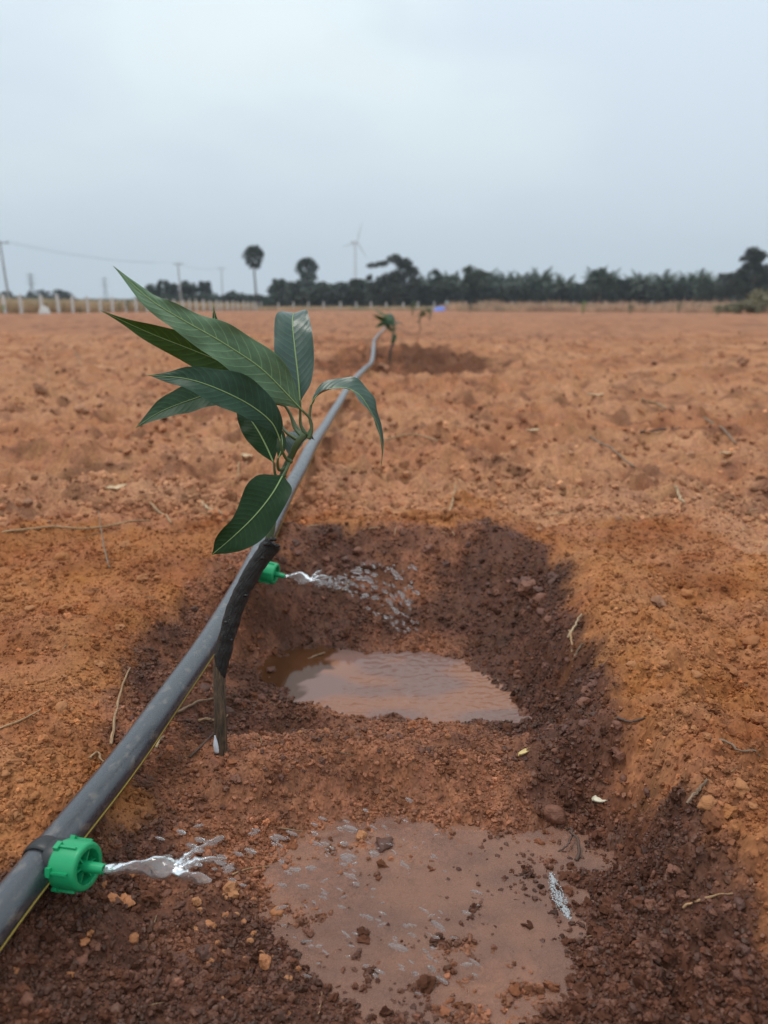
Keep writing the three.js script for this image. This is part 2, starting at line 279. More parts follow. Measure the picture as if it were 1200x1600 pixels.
// ---------------------------------------------------------------- standing water
function waterSheet(name, P, y, label, mat, colour, wave, step, reach) {
  const xs = P.map((p) => p[0]), zs = P.map((p) => p[1]), x0 = Math.min(...xs) - 0.04, x1 = Math.max(...xs) + 0.04, z0 = Math.min(...zs) - 0.04, z1 = Math.max(...zs) + 0.04;
  const nx = Math.ceil((x1 - x0) / step), nz = Math.ceil((z1 - z0) / step), id = new Map(), pos = [], col = [], idx = [];
  const vert = (i, j) => { const k = j * (nx + 1) + i; if (!id.has(k)) { const x = x0 + i * step, z = z0 + j * step; id.set(k, pos.length / 3); pos.push(x, y + wave(x, z), z); col.push(...colour(x, z)); } return id.get(k); };
  for (let j = 0; j < nz; j++) for (let i = 0; i < nx; i++) if (inside(P, x0 + (i + 0.5) * step, z0 + (j + 0.5) * step) > -reach) { const a = vert(i, j), b = vert(i + 1, j), c = vert(i, j + 1), d = vert(i + 1, j + 1); idx.push(a, c, b, b, c, d); }
  const g = new THREE.BufferGeometry(); g.setAttribute('position', new THREE.Float32BufferAttribute(pos, 3)); g.setAttribute('color', new THREE.Float32BufferAttribute(col, 3)); g.setIndex(idx); g.computeVertexNormals();
  const m = shade(new THREE.Mesh(g, mat)); m.name = name; m.userData = { kind: 'structure', label }; scene.add(m); return m;
}
const muddy = new THREE.MeshPhysicalMaterial({ color: 0xffffff, vertexColors: true, roughness: 0.05, ior: 1.333, specularIntensity: 1, });
waterSheet('puddle_water', POOL, POOL_Y, 'muddy rippled puddle in the hollow behind the sapling', muddy, (x, z) => {
  const s = sstep(-0.006, 0.010, x + 0.15 + (z + 1.03) * 0.35 + 0.03 * noise2(x * 20, z * 20) + 0.02 * noise2(x * 55, z * 55)), o = sstep(0.0, 0.35, noise2(x * 9 + 2, z * 14) + gauss(x, z, 0.1, -1.08, 0.12, 0.07) * 0.4);
  return [lerp(0.075, lerp(0.20, 0.27, o), s), lerp(0.030, lerp(0.115, 0.128, o), s), lerp(0.013, lerp(0.095, 0.082, o), s)];
}, (x, z) => { const a = sstep(-0.015, 0.06, x + 0.12 + (z + 1.03) * 0.5); return a * (0.0013 * noise2(x * 45 + z * 20, z * 95) + 0.0012 * noise2(x * 100, z * 170 - x * 40) + 0.0005 * noise2(x * 200, z * 260) + 0.00025 * Math.sin(Math.hypot(x + 0.02, z + 1.16) * 330 + 3 * noise2(x * 25, z * 25)) * sstep(0.2, 0.0, x)) + 0.0001 * noise2(x * 40, z * 40); }, 0.0025, 0.03);
const thinMud = new THREE.MeshPhysicalMaterial({ color: 0xffffff, vertexColors: true, roughness: 0.12, ior: 1.333, transparent: true, opacity: 0.52 });
const filmWater = waterSheet('wash_water', FILM, FILM_Y, 'shallow muddy sheet of water in the front of the basin', thinMud, (x, z) => {
  const o = sstep(-0.3, 0.4, fbm(x * 14, z * 20, 3)); return [lerp(0.29, 0.37, o), lerp(0.155, 0.19, o), lerp(0.115, 0.13, o)];
}, (x, z) => 0.0022 * noise2(x * 13, z * 17) + 0.0009 * noise2(x * 60, z * 90) + 0.0003 * noise2(x * 150, z * 150), 0.003, 0.03);

// ---------------------------------------------------------------- mango sapling
const leafMap = dataTex(256, (i, j, c) => {
  const u = Math.abs(i / 255 * 2 - 1), side = i < 128 ? 0 : 0.5, v = j / 767, vv = v - 0.085 * Math.pow(u, 1.25) - 0.03 * u * u;
  const f = vv * 19 + side, k = Math.abs(f - Math.round(f)) / 19, vein = Math.exp(-((k / 0.0028) ** 2)) * sstep(1.0, 0.75, u) * (0.85 - 0.35 * u);
  const fine = Math.max(0, noise2(i * 0.22, j * 0.16)) * 0.10 + 0.07 * noise2(i * 0.04, j * 0.03), mid = Math.exp(-((u / 0.022) ** 2)), edge = sstep(0.965, 1, u) * 0.35;
  const b = 0.63 + fine + 0.04 * noise2(i * 0.5, j * 0.5), m = clamp(vein * 0.8 + mid + edge);
  c[0] = 255 * lerp(b * 0.97, 1.0, m); c[1] = 255 * lerp(b, 0.98, m); c[2] = 255 * lerp(b * 0.98, 0.90, m);
}, true, 768);
const leafBump = dataTex(256, (i, j, c) => {
  const u = Math.abs(i / 255 * 2 - 1), side = i < 128 ? 0 : 0.5, v = j / 767, vv = v - 0.085 * Math.pow(u, 1.25) - 0.03 * u * u, f = vv * 19 + side, k = Math.abs(f - Math.round(f));
  c[0] = c[1] = c[2] = 255 * clamp(0.25 + 0.5 * Math.sqrt(Math.max(0, k * 2)) * sstep(1, 0.8, u) + 0.12 * noise2(i * 0.2, j * 0.2));
}, false, 768);
function leafMat(r, g, b, rough = 0.42, spec = 0.7) { return new THREE.MeshPhysicalMaterial({ color: rgb(r, g, b), map: leafMap, bumpMap: leafBump, bumpScale: 0.0005, roughness: rough, specularIntensity: spec, transmission: 0.16, thickness: 0, side: THREE.DoubleSide }); }
function interp(arr, v) { const f = v * (arr.length - 1), k = Math.min(arr.length - 2, Math.floor(f)), t = f - k, p0 = arr[Math.max(0, k - 1)], p1 = arr[k], p2 = arr[k + 1], p3 = arr[Math.min(arr.length - 1, k + 2)]; return 0.5 * (2 * p1 + (p2 - p0) * t + (2 * p0 - 5 * p1 + 4 * p2 - p3) * t * t + (3 * p1 - p0 - 3 * p2 + p3) * t * t * t); }
// blade along a 3-D midrib; left and right half widths in metres at even stations; face = the way the blade looks
function leafBlade(pts, left, right, face, { fold = 0.25, wave = 0.0, waves = 5, seed = 0, curl = 0 } = {}) {
  const curve = new THREE.CatmullRomCurve3(pts, false, 'centripetal'), NV = 64, NU = 20, pos = [], uv = [], idx = [], rib = [];
  for (let j = 0; j <= NV; j++) {
    const v = j / NV, c = curve.getPointAt(v), T = curve.getTangentAt(v), N0 = (Array.isArray(face) ? face[0].clone().lerp(face[1], v) : face.clone()), S = T.clone().cross(N0).normalize(), N = S.clone().cross(T).normalize();
    rib.push(c.clone().addScaledVector(N, 0.0004));
    for (let i = 0; i <= NU; i++) {
      const u = i / NU * 2 - 1, a = Math.abs(u), w = Math.max(0, interp(u < 0 ? left : right, v));
      const ruffle = wave * Math.sin(v * waves * 6.283 + seed * 2.1 + (u < 0 ? 1.3 : 0)) * a * a * (w / 0.03) + wave * 0.5 * noise2(v * 9 + seed * 5, u * 1.5) * a;
      const p = c.clone().addScaledVector(S, u * w * (1 - 0.10 * fold)).addScaledVector(N, (fold * a - curl * a * a) * w + ruffle);
      pos.push(p.x, p.y, p.z); uv.push((u + 1) / 2, v);
    }
  }
  for (let j = 0; j < NV; j++) for (let i = 0; i < NU; i++) { const a = j * (NU + 1) + i, b = a + NU + 1; idx.push(a, b, a + 1, b, b + 1, a + 1); }
  const g = new THREE.BufferGeometry(); g.setAttribute('position', new THREE.Float32BufferAttribute(pos, 3)); g.setAttribute('uv', new THREE.Float32BufferAttribute(uv, 2)); g.setIndex(idx); g.computeVertexNormals();
  return { blade: g, rib };
}
const barkMap = dataTex(256, (i, j, c) => { const v = 0.75 + 0.5 * noise2(i * 0.06, j * 0.02) + 0.3 * noise2(i * 0.2, j * 0.09); c[0] = 230 * v; c[1] = 222 * v; c[2] = 214 * v; }, true);
const barkBump = dataTex(256, (i, j, c) => { c[0] = c[1] = c[2] = 128 + 90 * noise2(i * 0.12, j * 0.04) + 60 * noise2(i * 0.3, j * 0.2); }, false);
function buildSapling() {
  const root = onGround(345, 1174), D = 0.868;
  const dRoot = (() => { const r = ray(345, 1174); return root.x / r.x; })();
  const sap = thing('mango_sapling', 'young mango sapling with large glossy leaves beside the black pipe', 'sapling', [root.x, root.y, root.z]);
  const L = (px, py, d = 0) => at(px, py, D + d).sub(root);         // parts are set out from the foot of the stem
  const px = D / FPX;
  const stemMat = std(rgb(0.17, 0.105, 0.058), 0.8, { map: barkMap, bumpMap: barkBump, bumpScale: 0.002 }), barkMat = std(rgb(0.022, 0.018, 0.016), 0.5, { map: barkMap, bumpMap: barkBump, bumpScale: 0.0035 });
  const g0 = V3(0, -0.03, 0);
  const stem = part('rootstock_stem', tube([g0, V3(0, 0.0, 0), L(344, 1110, dRoot - D), L(343, 1050), L(352, 1000), L(362, 965)], [0.0072, 0.0076, 0.0068, 0.0070, 0.0074, 0.0074], { seg: 40, rad: 14, rough: 0.12, freq: 90 }), stemMat, sap);
  part('whitewash_mark', tube([V3(-0.0028, 0.002, 0.0046), V3(-0.0038, 0.011, 0.0046), V3(-0.0045, 0.022, 0.0040)], [0.0036, 0.0032, 0.0006], { seg: 8, rad: 8 }), std(rgb(0.62, 0.62, 0.66), 0.7), stem);
  const graft = part('grafted_bark', tube([L(345, 1058, -0.001), L(348, 1025), L(360, 975), L(376, 930), L(397, 890), L(416, 862), L(427, 848)], [0.0050, 0.0090, 0.0095, 0.0096, 0.0097, 0.0100, 0.0108], { seg: 60, rad: 18, rough: 0.20, freq: 120 }), barkMat, sap);
  for (const [bx, by, br] of [[353, 972, 3.0], [384, 930, 3.4], [418, 850, 5], [433, 853, 4.5], [426, 843, 5], [410, 872, 4], [362, 1000, 3]]) { const b = lump(bx * 0.37, 1, 0.5); b.scale(br * 1.15 * px, br * px, br * px); const p = L(bx, by, -0.009); b.translate(p.x, p.y, p.z); part('bud_scar', b, barkMat, graft); }
  barkMap.repeat.set(1, 9); barkBump.repeat.set(1.5, 14);
  const green = std(rgb(0.062, 0.092, 0.030), 0.5, { bumpMap: barkBump, bumpScale: 0.0008 }), petMat = std(rgb(0.062, 0.095, 0.03), 0.45);
  part('green_shoot', tube([L(418, 856, 0.008), L(423, 828, 0.012), L(432, 780, 0.016), L(443, 738, 0.012), L(456, 710, 0.006), L(467, 690, 0), L(477, 679, 0)], [0.0046, 0.0047, 0.0042, 0.0037, 0.0038, 0.0040, 0.0036], { seg: 50, rad: 12, rough: 0.1, freq: 120 }), green, sap);
  const toCam = V3(0, 0.35, 1).normalize(), up = V3(0, 1, 0.15).normalize();
  const P = (a) => a.map((v) => v * px);
  const leaves = [
    { m: [[473, 642, -0.004], [440, 607, -0.014], [407, 575, -0.022], [344, 533, -0.032], [286, 500, -0.034], [236, 469, -0.028], [177, 416, -0.012]], l: [0, 25, 33, 32, 28, 23, 18, 13, 6, 0.3], r: [0, 23, 31, 31, 28, 21, 15, 10, 5, 0.3], f: V3(0.12, 0.4, 1), o: { fold: 0.12, wave: 0.0055, waves: 4.4, seed: 1 }, mat: leafMat(0.25, 0.42, 0.22, 0.5, 0.6), pet: [[481, 681, 0], [487, 668, 0], [484, 654, -0.002]], lab: 'long broad leaf pointing up left over the others' },
    { m: [[446, 636, 0.012], [395, 592, 0.02], [345, 565, 0.022], [294, 544, 0.018], [236, 521, 0.008], [157, 485, -0.012]], l: [0, 22, 29, 30, 28, 24, 19, 13, 5, 0.3], r: [0, 26, 33, 34, 31, 26, 20, 14, 5, 0.3], f: V3(0.0, -0.1, 1), o: { fold: 0.12, wave: 0.003, waves: 3, seed: 2 }, mat: leafMat(0.095, 0.215, 0.030, 0.5, 0.5), pet: [[472, 682, 0.004], [460, 668, 0.01], [454, 650, 0.012]], lab: 'yellowish green leaf pointing left behind the long one' },
    { m: [[438, 690, -0.018], [428, 665, -0.024], [405, 643, -0.032], [365, 619, -0.044], [300, 594, -0.05], [228, 586, -0.04]], l: [0, 12, 20, 25, 27, 25, 20, 14, 7, 0.3], r: [0, 15, 28, 34, 34, 29, 22, 14, 6, 0.3], f: V3(-0.05, 0.6, 0.9), o: { fold: 0.25, wave: 0.004, waves: 3, seed: 3 }, mat: leafMat(0.038, 0.125, 0.058, 0.48, 0.6), pet: [[455, 722, 0], [447, 716, -0.006], [441, 704, -0.014]], lab: 'dark green leaf pointing left under the long ones' },
    { m: [[430, 642, 0.03], [390, 616, 0.03], [340, 613, 0.028], [298, 625, 0.024], [248, 645, 0.016], [211, 669, 0.008]], l: [0, 12, 18, 22, 25, 25, 22, 17, 9, 0.3], r: [0, 14, 19, 23, 26, 27, 25, 19, 9, 0.3], f: V3(-0.15, 0.5, 0.85), o: { fold: 0.2, wave: 0.002, seed: 4 }, mat: leafMat(0.050, 0.150, 0.052, 0.48, 0.6), pet: [[466, 688, 0.006], [446, 674, 0.016], [437, 658, 0.026]], lab: 'leaf drooping left below the others' },
    { m: [[428, 724, 0.002], [416, 697, 0.008], [402, 671, 0.016], [384, 645, 0.026], [366, 618, 0.036]], l: [0, 12, 20, 24, 24, 20, 14, 6, 0.3], r: [0, 14, 24, 28, 28, 24, 16, 7, 0.3], f: V3(0.25, 0.1, 1), o: { fold: 0.3, wave: 0.002, seed: 5 }, mat: leafMat(0.026, 0.090, 0.018, 0.5, 0.4), pet: [[446, 742, 0.01], [433, 746, 0.006], [429, 736, 0.003]], lab: 'shaded leaf tucked under the left cluster' },
    { m: [[469, 630, 0.0], [466, 590, 0.006], [461, 546, 0.016], [457, 500, 0.034], [461, 489, 0.062], [466, 502, 0.095]], l: [0, 20, 29, 33, 32, 30, 26, 17, 7, 0.3], r: [0, 18, 26, 30, 31, 30, 26, 18, 8, 0.3], f: [V3(0.1, 0.25, 1), V3(-0.1, 1, 0.55)], o: { fold: 0.22, wave: 0.003, waves: 3, seed: 6 }, mat: leafMat(0.070, 0.165, 0.115, 0.36, 1), pet: [[480, 682, 0.004], [470, 664, 0.003], [469, 648, 0.001]], lab: 'upright blue green leaf with its tip bent back' },
    { m: [[486, 634, 0.0], [495, 619, -0.004], [527, 606, -0.010], [557, 614, -0.014], [577, 640, -0.012], [589, 664, -0.004], [597, 700, 0.002], [596, 727, 0.006]], l: [0, 16, 24, 26, 24, 17, 10, 6, 3.4, 0.3], r: [0, 16, 24, 26, 24, 17, 10, 6, 3.4, 0.3], f: [V3(0.2, 1, 0.22), V3(1.0, 0.1, 0.42)], o: { fold: 0.35, wave: 0.003, seed: 7 }, mat: leafMat(0.085, 0.185, 0.125, 0.34, 1), pet: [[482, 686, -0.002], [487, 672, -0.002], [484, 652, -0.001]], lab: 'narrow leaf arching over to the right and hanging down' },
    { m: [[443, 741, -0.016], [425, 772, -0.03], [398, 806, -0.04], [365, 838, -0.045], [331, 867, -0.045]], l: [0, 22, 26, 28, 31, 33, 31, 24, 13, 0.4], r: [0, 30, 37, 38, 33, 26, 20, 19, 14, 0.4], f: V3(0.05, 0.25, 1), o: { fold: 0.14, wave: 0.003, waves: 2, seed: 8 }, mat: leafMat(0.026, 0.095, 0.020, 0.5, 0.45), pet: [[452, 718, 0.002], [450, 728, -0.006]], lab: 'lowest dark green leaf hanging over the pipe' },
    { m: [[452, 716, 0.012], [462, 690, 0.03], [475, 681, 0.055], [492, 688, 0.085]], l: [0, 13, 17, 17, 12, 6, 0.3], r: [0, 13, 18, 18, 13, 6, 0.3], f: V3(0.1, 1, 0.5), o: { fold: 0.4, wave: 0.002, seed: 9 }, mat: leafMat(0.070, 0.160, 0.11, 0.36, 1), pet: [[450, 725, 0.008], [449, 722, 0.01]], lab: 'small leaf behind the shoot tip' },
    { m: [[450, 640, 0.03], [400, 575, 0.06], [358, 535, 0.075], [338, 508, 0.08], [333, 477, 0.08]], l: [0, 10, 16, 18, 17, 15, 11, 6, 0.2], r: [0, 10, 16, 18, 17, 15, 11, 6, 0.2], f: V3(0.5, 0.2, 1), o: { fold: 0.4, seed: 10 }, mat: leafMat(0.060, 0.165, 0.055, 0.48, 0.6), pet: [[476, 684, 0.006], [462, 664, 0.02]], lab: 'leaf almost hidden behind, only its tip showing' },
    { m: [[434, 718, -0.008], [441, 700, -0.004], [441, 684, 0.004], [436, 668, 0.012]], l: [0, 8, 9, 7, 0.3], r: [0, 8, 9, 7, 0.3], f: V3(-0.4, 0.2, 1), o: { fold: 0.4, seed: 11 }, mat: leafMat(0.04, 0.11, 0.03, 0.5, 0.5), pet: [[449, 730, 0.008], [436, 734, 0]], lab: 'tiny folded leaf beside the shoot' },
  ];
  for (const d of leaves) {
    const m = d.m.map(([x, y, o]) => L(x, y, o)), { blade, rib } = leafBlade(m, P(d.l), P(d.r), d.f instanceof Array ? d.f.map((q) => q.clone().normalize()) : d.f.clone().normalize(), d.o);
    const lf = part('leaf', blade, d.mat, sap); lf.userData.label = d.lab;
    const rr = rib.filter((_, i) => i % 4 === 0), big = d.l.length > 6;
    part('midrib', tube(rr, rr.map((_, i) => (big ? 0.00085 : 0.0006) * (1 - 0.8 * i / (rr.length - 1)) + 0.00012), { seg: 40, rad: 6, flat: 0.8 }), ribMat, lf);
    part('petiole', tube([...d.pet.map(([x, y, o]) => L(x, y, o)), m[0], m[0].clone().lerp(m[1], 0.12)], [0.0027, 0.0018, 0.0015, 0.0013, 0.0012], { seg: 24, rad: 8 }), petMat, lf);
  }
  return sap;
}
const ribMat = std(rgb(0.22, 0.31, 0.11), 0.5);
const sapling = buildSapling();
{
  const spots = [[612, 553, 0.5, 1.0, 'smaller mango sapling farther along the pipe, on a wet mound', 6.9], [655, 516, 3.9, 0.95, 'third mango sapling in the row, small and blurred', 15.2], [672, 500, 0.6, 0.9, 'fourth mango sapling in the row, tiny near the fence', 25]];
  for (const [px, py, turn, s, label, d] of spots) { const c = sapling.clone(); c.name = numbered('mango_sapling'); const x = bearing(px, d); c.position.set(x, H(x, -d), -d); c.rotation.y = turn; c.scale.setScalar(s); c.userData = { label, category: 'sapling' }; scene.add(c); }
}

// ---------------------------------------------------------------- irrigation pipe and its nozzles
{
  const PR = 0.0162, line = [[-190, 1690], [0, 1432], [72, 1342], [187, 1200], [260, 1098], [329, 1000], [368, 938], [400, 884], [430, 836], [452, 799], [470, 772], [486, 742], [502, 708], [520, 664], [545, 622], [567, 594], [581, 570], [584, 552], [585, 536], [592, 523], [604, 512], [618, 504]];
  const flat = line.map(([x, y]) => level(x, y, 0.012)), first = flat[0].clone();
  flat.unshift(first.clone().add(first.clone().sub(flat[1]).multiplyScalar(0.6)));
  const run = new THREE.CatmullRomCurve3(flat, false, 'centripetal'), NP = 150, pts = [];
  for (let i = 0; i <= NP; i++) pts.push(run.getPointAt(Math.pow(i / NP, 1.6)));
  // the pipe lies on the high spots of the soil and spans the hollows
  const rest = pts.map((p) => { let m = -1; for (let a = 0; a < 9; a++) m = Math.max(m, H(p.x + (a ? 0.02 : 0) * Math.cos(a), p.z + (a ? 0.05 : 0) * Math.sin(a))); return lerp(0.012, m + 0.013, sstep(1.35, 1.75, -p.z)); });
  const hull = rest.map((_, i) => { let m = -1; for (let j = Math.max(0, i - 3); j <= Math.min(NP, i + 3); j++) m = Math.max(m, rest[j]); return m; });
  pts.forEach((p, i) => { let s = 0, n = 0; for (let j = Math.max(0, i - 4); j <= Math.min(NP, i + 4); j++) { s += hull[j]; n++; } p.y = s / n; });
  const pipe = thing('irrigation_pipe', 'black plastic irrigation pipe with a yellow stripe running across the field', 'pipe', [first.x, 0, first.z]);
  const loc = pts.map((p) => p.clone().sub(pipe.position));
  const curve = new THREE.CatmullRomCurve3(loc, false, 'centripetal');
  const pipeBump = dataTex(256, (i, j, c) => { c[0] = c[1] = c[2] = 128 + 50 * noise2(i * 0.3, j * 0.3) + 60 * noise2(i * 0.05, j * 0.05); }, false);
  const pipeRough = dataTex(256, (i, j, c) => { c[0] = c[1] = c[2] = 255 * clamp(0.34 + 0.16 * noise2(i * 0.06, j * 0.06) + 0.14 * noise2(i * 0.3, j * 0.3)); }, false);
  const pipeMap = dataTex(256, (i, j, c) => { const d = sstep(0.12, 0.5, fbm(i * 0.035, j * 0.05, 4)), s = noise2(i * 0.6, j * 0.6) > 0.42 ? 0.5 : 0; c[0] = 90 + 70 * d + 60 * s; c[1] = 92 + 52 * d + 45 * s; c[2] = 98 + 34 * d + 28 * s; }, true);
  for (const t of [pipeBump, pipeRough, pipeMap]) t.repeat.set(1, 4);
  const pipeMat = new THREE.MeshPhysicalMaterial({ color: rgb(0.24, 0.255, 0.28), map: pipeMap, roughness: 0.9, roughnessMap: pipeRough, bumpMap: pipeBump, bumpScale: 0.0003, specularIntensity: 1, ior: 1.65, clearcoat: 0.5, clearcoatRoughness: 0.34 });
  // swept tube with an upright frame, so that the stripe keeps its side
  const SEG = 420, RAD = 32, sweep = (a0, a1, n, r, wob) => {
    const pos = [], uv = [], nor = [], idx = [], Lc = curve.getLength();
    for (let i = 0; i <= SEG; i++) {
      const t = Math.pow(i / SEG, 2.1), c = curve.getPointAt(t), T = curve.getTangentAt(t), S = T.clone().cross(V3(0, 1, 0)).normalize(), U = S.clone().cross(T);
      for (let j = 0; j <= n; j++) { const a = lerp(a0, a1, j / n) + wob * noise2(t * 60, 3), d = S.clone().multiplyScalar(Math.cos(a)).addScaledVector(U, Math.sin(a)); pos.push(c.x + d.x * r, c.y + d.y * r, c.z + d.z * r); nor.push(d.x, d.y, d.z); uv.push(j / n, t * Lc); }
    }
    for (let i = 0; i < SEG; i++) for (let j = 0; j < n; j++) { const a = i * (n + 1) + j, b = a + n + 1; idx.push(a, b, a + 1, a + 1, b, b + 1); }
    const g = new THREE.BufferGeometry(); g.setAttribute('position', new THREE.Float32BufferAttribute(pos, 3)); g.setAttribute('normal', new THREE.Float32BufferAttribute(nor, 3)); g.setAttribute('uv', new THREE.Float32BufferAttribute(uv, 2)); g.setIndex(idx); return g;
  };
  part('pipe_wall', sweep(0, Math.PI * 2, RAD, PR, 0), pipeMat, pipe);
  part('yellow_stripe', sweep(-0.22, -0.07, 2, PR + 0.00035, 0.03), std(rgb(0.62, 0.47, 0.10), 0.55), pipe);
  // printed joint rings where the pipe is scuffed
  const greenP = new THREE.MeshPhysicalMaterial({ color: rgb(0.012, 0.30, 0.115), roughness: 0.38, specularIntensity: 0.8 }), blackP = std(rgb(0.012, 0.012, 0.013), 0.45);
  const lathe = (prof, n = 48) => { const g = new THREE.LatheGeometry(prof.map(([r, x]) => new THREE.Vector2(r, x)), n); g.rotateZ(-Math.PI / 2); return g; };   // axis along +x
  const nozzle = (p, tilt, turn, label) => {
    const n = new THREE.Group(); n.name = 'spray_nozzle'; n.userData.label = label; n.position.copy(p).sub(pipe.position); n.rotation.set(0, turn, tilt); pipe.add(n);
    part('saddle', mergeGeometries([lathe([[0, 0.006], [0.0175, 0.006], [0.0185, 0.0085], [0.0185, 0.0165], [0.0165, 0.0185], [0, 0.0185]]).toNonIndexed(), (() => { const g = new THREE.TorusGeometry(PR + 0.0012, 0.0026, 10, 40).toNonIndexed(); g.scale(1, 1, 3.2); return g; })()]), blackP, n);
    // hollow cap: skirt, front ring with an open middle, recessed back plate
    const cap = part('cap', lathe([[0.0, 0.0205], [0.0128, 0.0205], [0.0132, 0.0400], [0.0138, 0.0412], [0.0165, 0.0412], [0.0178, 0.0404], [0.0187, 0.0388], [0.0190, 0.0180], [0.0184, 0.0165], [0.0150, 0.0165]], 56), greenP, n);
    for (let k = 0; k < 6; k++) {
      const a = k / 6 * Math.PI * 2 + 0.2, rib = new THREE.BoxGeometry(0.018, 0.0024, 0.0018); rib.translate(0.0275, 0.0194, 0); const b = new THREE.BoxGeometry(0.0045, 0.0034, 0.0072); b.translate(0.0190, 0.0196, 0);
      const g = mergeGeometries([rib, b]); g.rotateX(a); part('grip_rib', g, greenP, n);
    }
    for (let k = 0; k < 6; k++) { const g = new THREE.BoxGeometry(0.009, 0.0115, 0.0012); g.translate(0.0335, 0.0078, 0); g.rotateX(k / 6 * Math.PI * 2 + 0.35); part('spoke', g, greenP, n); }
    part('spout', lathe([[0.0, 0.0205], [0.0052, 0.0205], [0.0048, 0.034], [0.0044, 0.042], [0.0041, 0.0560], [0.0038, 0.0566], [0.0028, 0.0566], [0.0024, 0.0550], [0.0, 0.0540]], 28), greenP, n);
    return n;
  };
  const P1 = level(73, 1345, 0.012), P2 = level(397, 889, 0.012);
  const n1 = nozzle(P1, 0.10, -0.30, 'green nozzle in the foreground, spraying'), n2 = nozzle(P2, -0.16, -0.22, 'green nozzle half hidden behind the stem');
  // ------------------------------------------------ jets of water
  const water = new THREE.MeshPhysicalMaterial({ color: 0xffffff, roughness: 0.02, transmission: 1, thickness: 0.01, ior: 1.333 });
  const frothy = new THREE.MeshPhysicalMaterial({ color: rgb(0.86, 0.85, 0.85), roughness: 0.06, transmission: 0.9, thickness: 0.01, ior: 1.333 });   // stream full of fine air bubbles
  const r = rng(5);
  const jet = (n, len, s, label, seed, rise) => {
    const o = n.getWorldPosition ? n.localToWorld(V3(0.0560, 0, 0)) : null;
    const j = thing('water_jet', label, 'water jet', [o.x, o.y, o.z], 'jets from the two nozzles');
    delete j.userData.group;
    // the unbroken stream: a twisting flattened rope of water
    const strand = (pts, rad, tw, name, flat) => {
      const cv = new THREE.CatmullRomCurve3(pts), pos = [], idx = [], S = 46, R = 14;
      for (let i = 0; i <= S; i++) { const t = i / S, c = cv.getPointAt(t), T = cv.getTangentAt(t), A = T.clone().cross(V3(0.1, 1, 0.2)).normalize(), B = A.clone().cross(T), f = (rad.length - 1) * t, k = Math.min(rad.length - 2, Math.floor(f)), rr = lerp(rad[k], rad[k + 1], f - k) * (1 + 0.16 * Math.sin(t * tw * 2.0 + seed) + 0.25 * noise2(t * 6, seed));
        for (let q = 0; q <= R; q++) { const a = (q % R) / R * 6.2832, x = Math.cos(a) * rr, y = Math.sin(a) * rr * flat * (1 + 0.7 * noise2(t * 9 + seed, Math.cos(a) * 1.4)), ph = t * tw, u = x * Math.cos(ph) - y * Math.sin(ph), w = x * Math.sin(ph) + y * Math.cos(ph); const p = c.clone().addScaledVector(A, u).addScaledVector(B, w); pos.push(p.x, p.y, p.z); } }
      for (let i = 0; i < S; i++) for (let q = 0; q < R; q++) { const a = i * (R + 1) + q, b = a + R + 1; idx.push(a, a + 1, b, b, a + 1, b + 1); }
      for (const i of [0, S]) { const c = cv.getPointAt(i / S), ci = pos.length / 3; pos.push(c.x, c.y, c.z); for (let q = 0; q < R; q++) { const a = i * (R + 1) + q; i ? idx.push(ci, a, a + 1) : idx.push(ci, a + 1, a); } }
      const g = new THREE.BufferGeometry(); g.setAttribute('position', new THREE.Float32BufferAttribute(pos, 3)); g.setIndex(idx); const m = mergeVertices(g, 1e-6); m.computeVertexNormals(); part(name, m, frothy, j);
    };
    strand([V3(0, 0, 0), V3(len * 0.2, rise * 0.3, 0), V3(len * 0.45, rise * 0.8, 0.002), V3(len * 0.66, rise, 0.003)], [0.0030, 0.0078, 0.0082, 0.0088, 0.0074, 0.003].map((v) => v * s), 3.6, 'stream', 0.5);
    strand([V3(len * 0.58, rise, 0.001), V3(len * 0.70, rise + 0.007, -0.004), V3(len * 0.84, rise + 0.013, -0.009)], [0.0022, 0.0052, 0.0034, 0.0006].map((v) => v * s), 2.2, 'stream_branch', 0.5);
    strand([V3(len * 0.58, rise - 0.001, 0.003), V3(len * 0.72, rise - 0.004, 0.008), V3(len * 0.90, rise - 0.005, 0.012)], [0.0030, 0.0085, 0.0064, 0.0012].map((v) => v * s), 2.6, 'stream_branch', 0.45);
    strand([V3(len * 0.62, rise, 0.002), V3(len * 0.76, rise + 0.003, 0.0), V3(len * 1.0, rise + 0.004, -0.002)], [0.0030, 0.0062, 0.0046, 0.0010].map((v) => v * s), 2, 'stream_branch', 0.5);
    return j;
  };
  pipe.updateMatrixWorld(true);
  const j1 = jet(n1, 0.098, 1, 'clear water jet spurting from the foreground green nozzle', 1.3, 0.004), j2 = jet(n2, 0.075, 1.15, 'clear water jet from the green nozzle behind the stem', 4.1, -0.006);
  // loose drops of the two sprays, flung along their paths
  const dropGeo = new THREE.SphereGeometry(1, 12, 8); const dm = new THREE.Matrix4(), qt = new THREE.Quaternion(), ex = V3(1, 0, 0);
  const drops = (name, label, list) => { const im = new THREE.InstancedMesh(dropGeo, frothy, list.length); list.forEach(([p, dir, a, b], i) => { qt.setFromUnitVectors(ex, dir.clone().normalize()); im.setMatrixAt(i, dm.compose(p, qt, V3(a, b, b * 0.8))); }); im.name = name; im.userData = { kind: 'stuff', label }; shade(im); scene.add(im); };
  const l1 = [], l2 = [];
  const clampDrop = (p) => { p.y = Math.max(p.y, H(p.x, p.z) + 0.002); return p; };
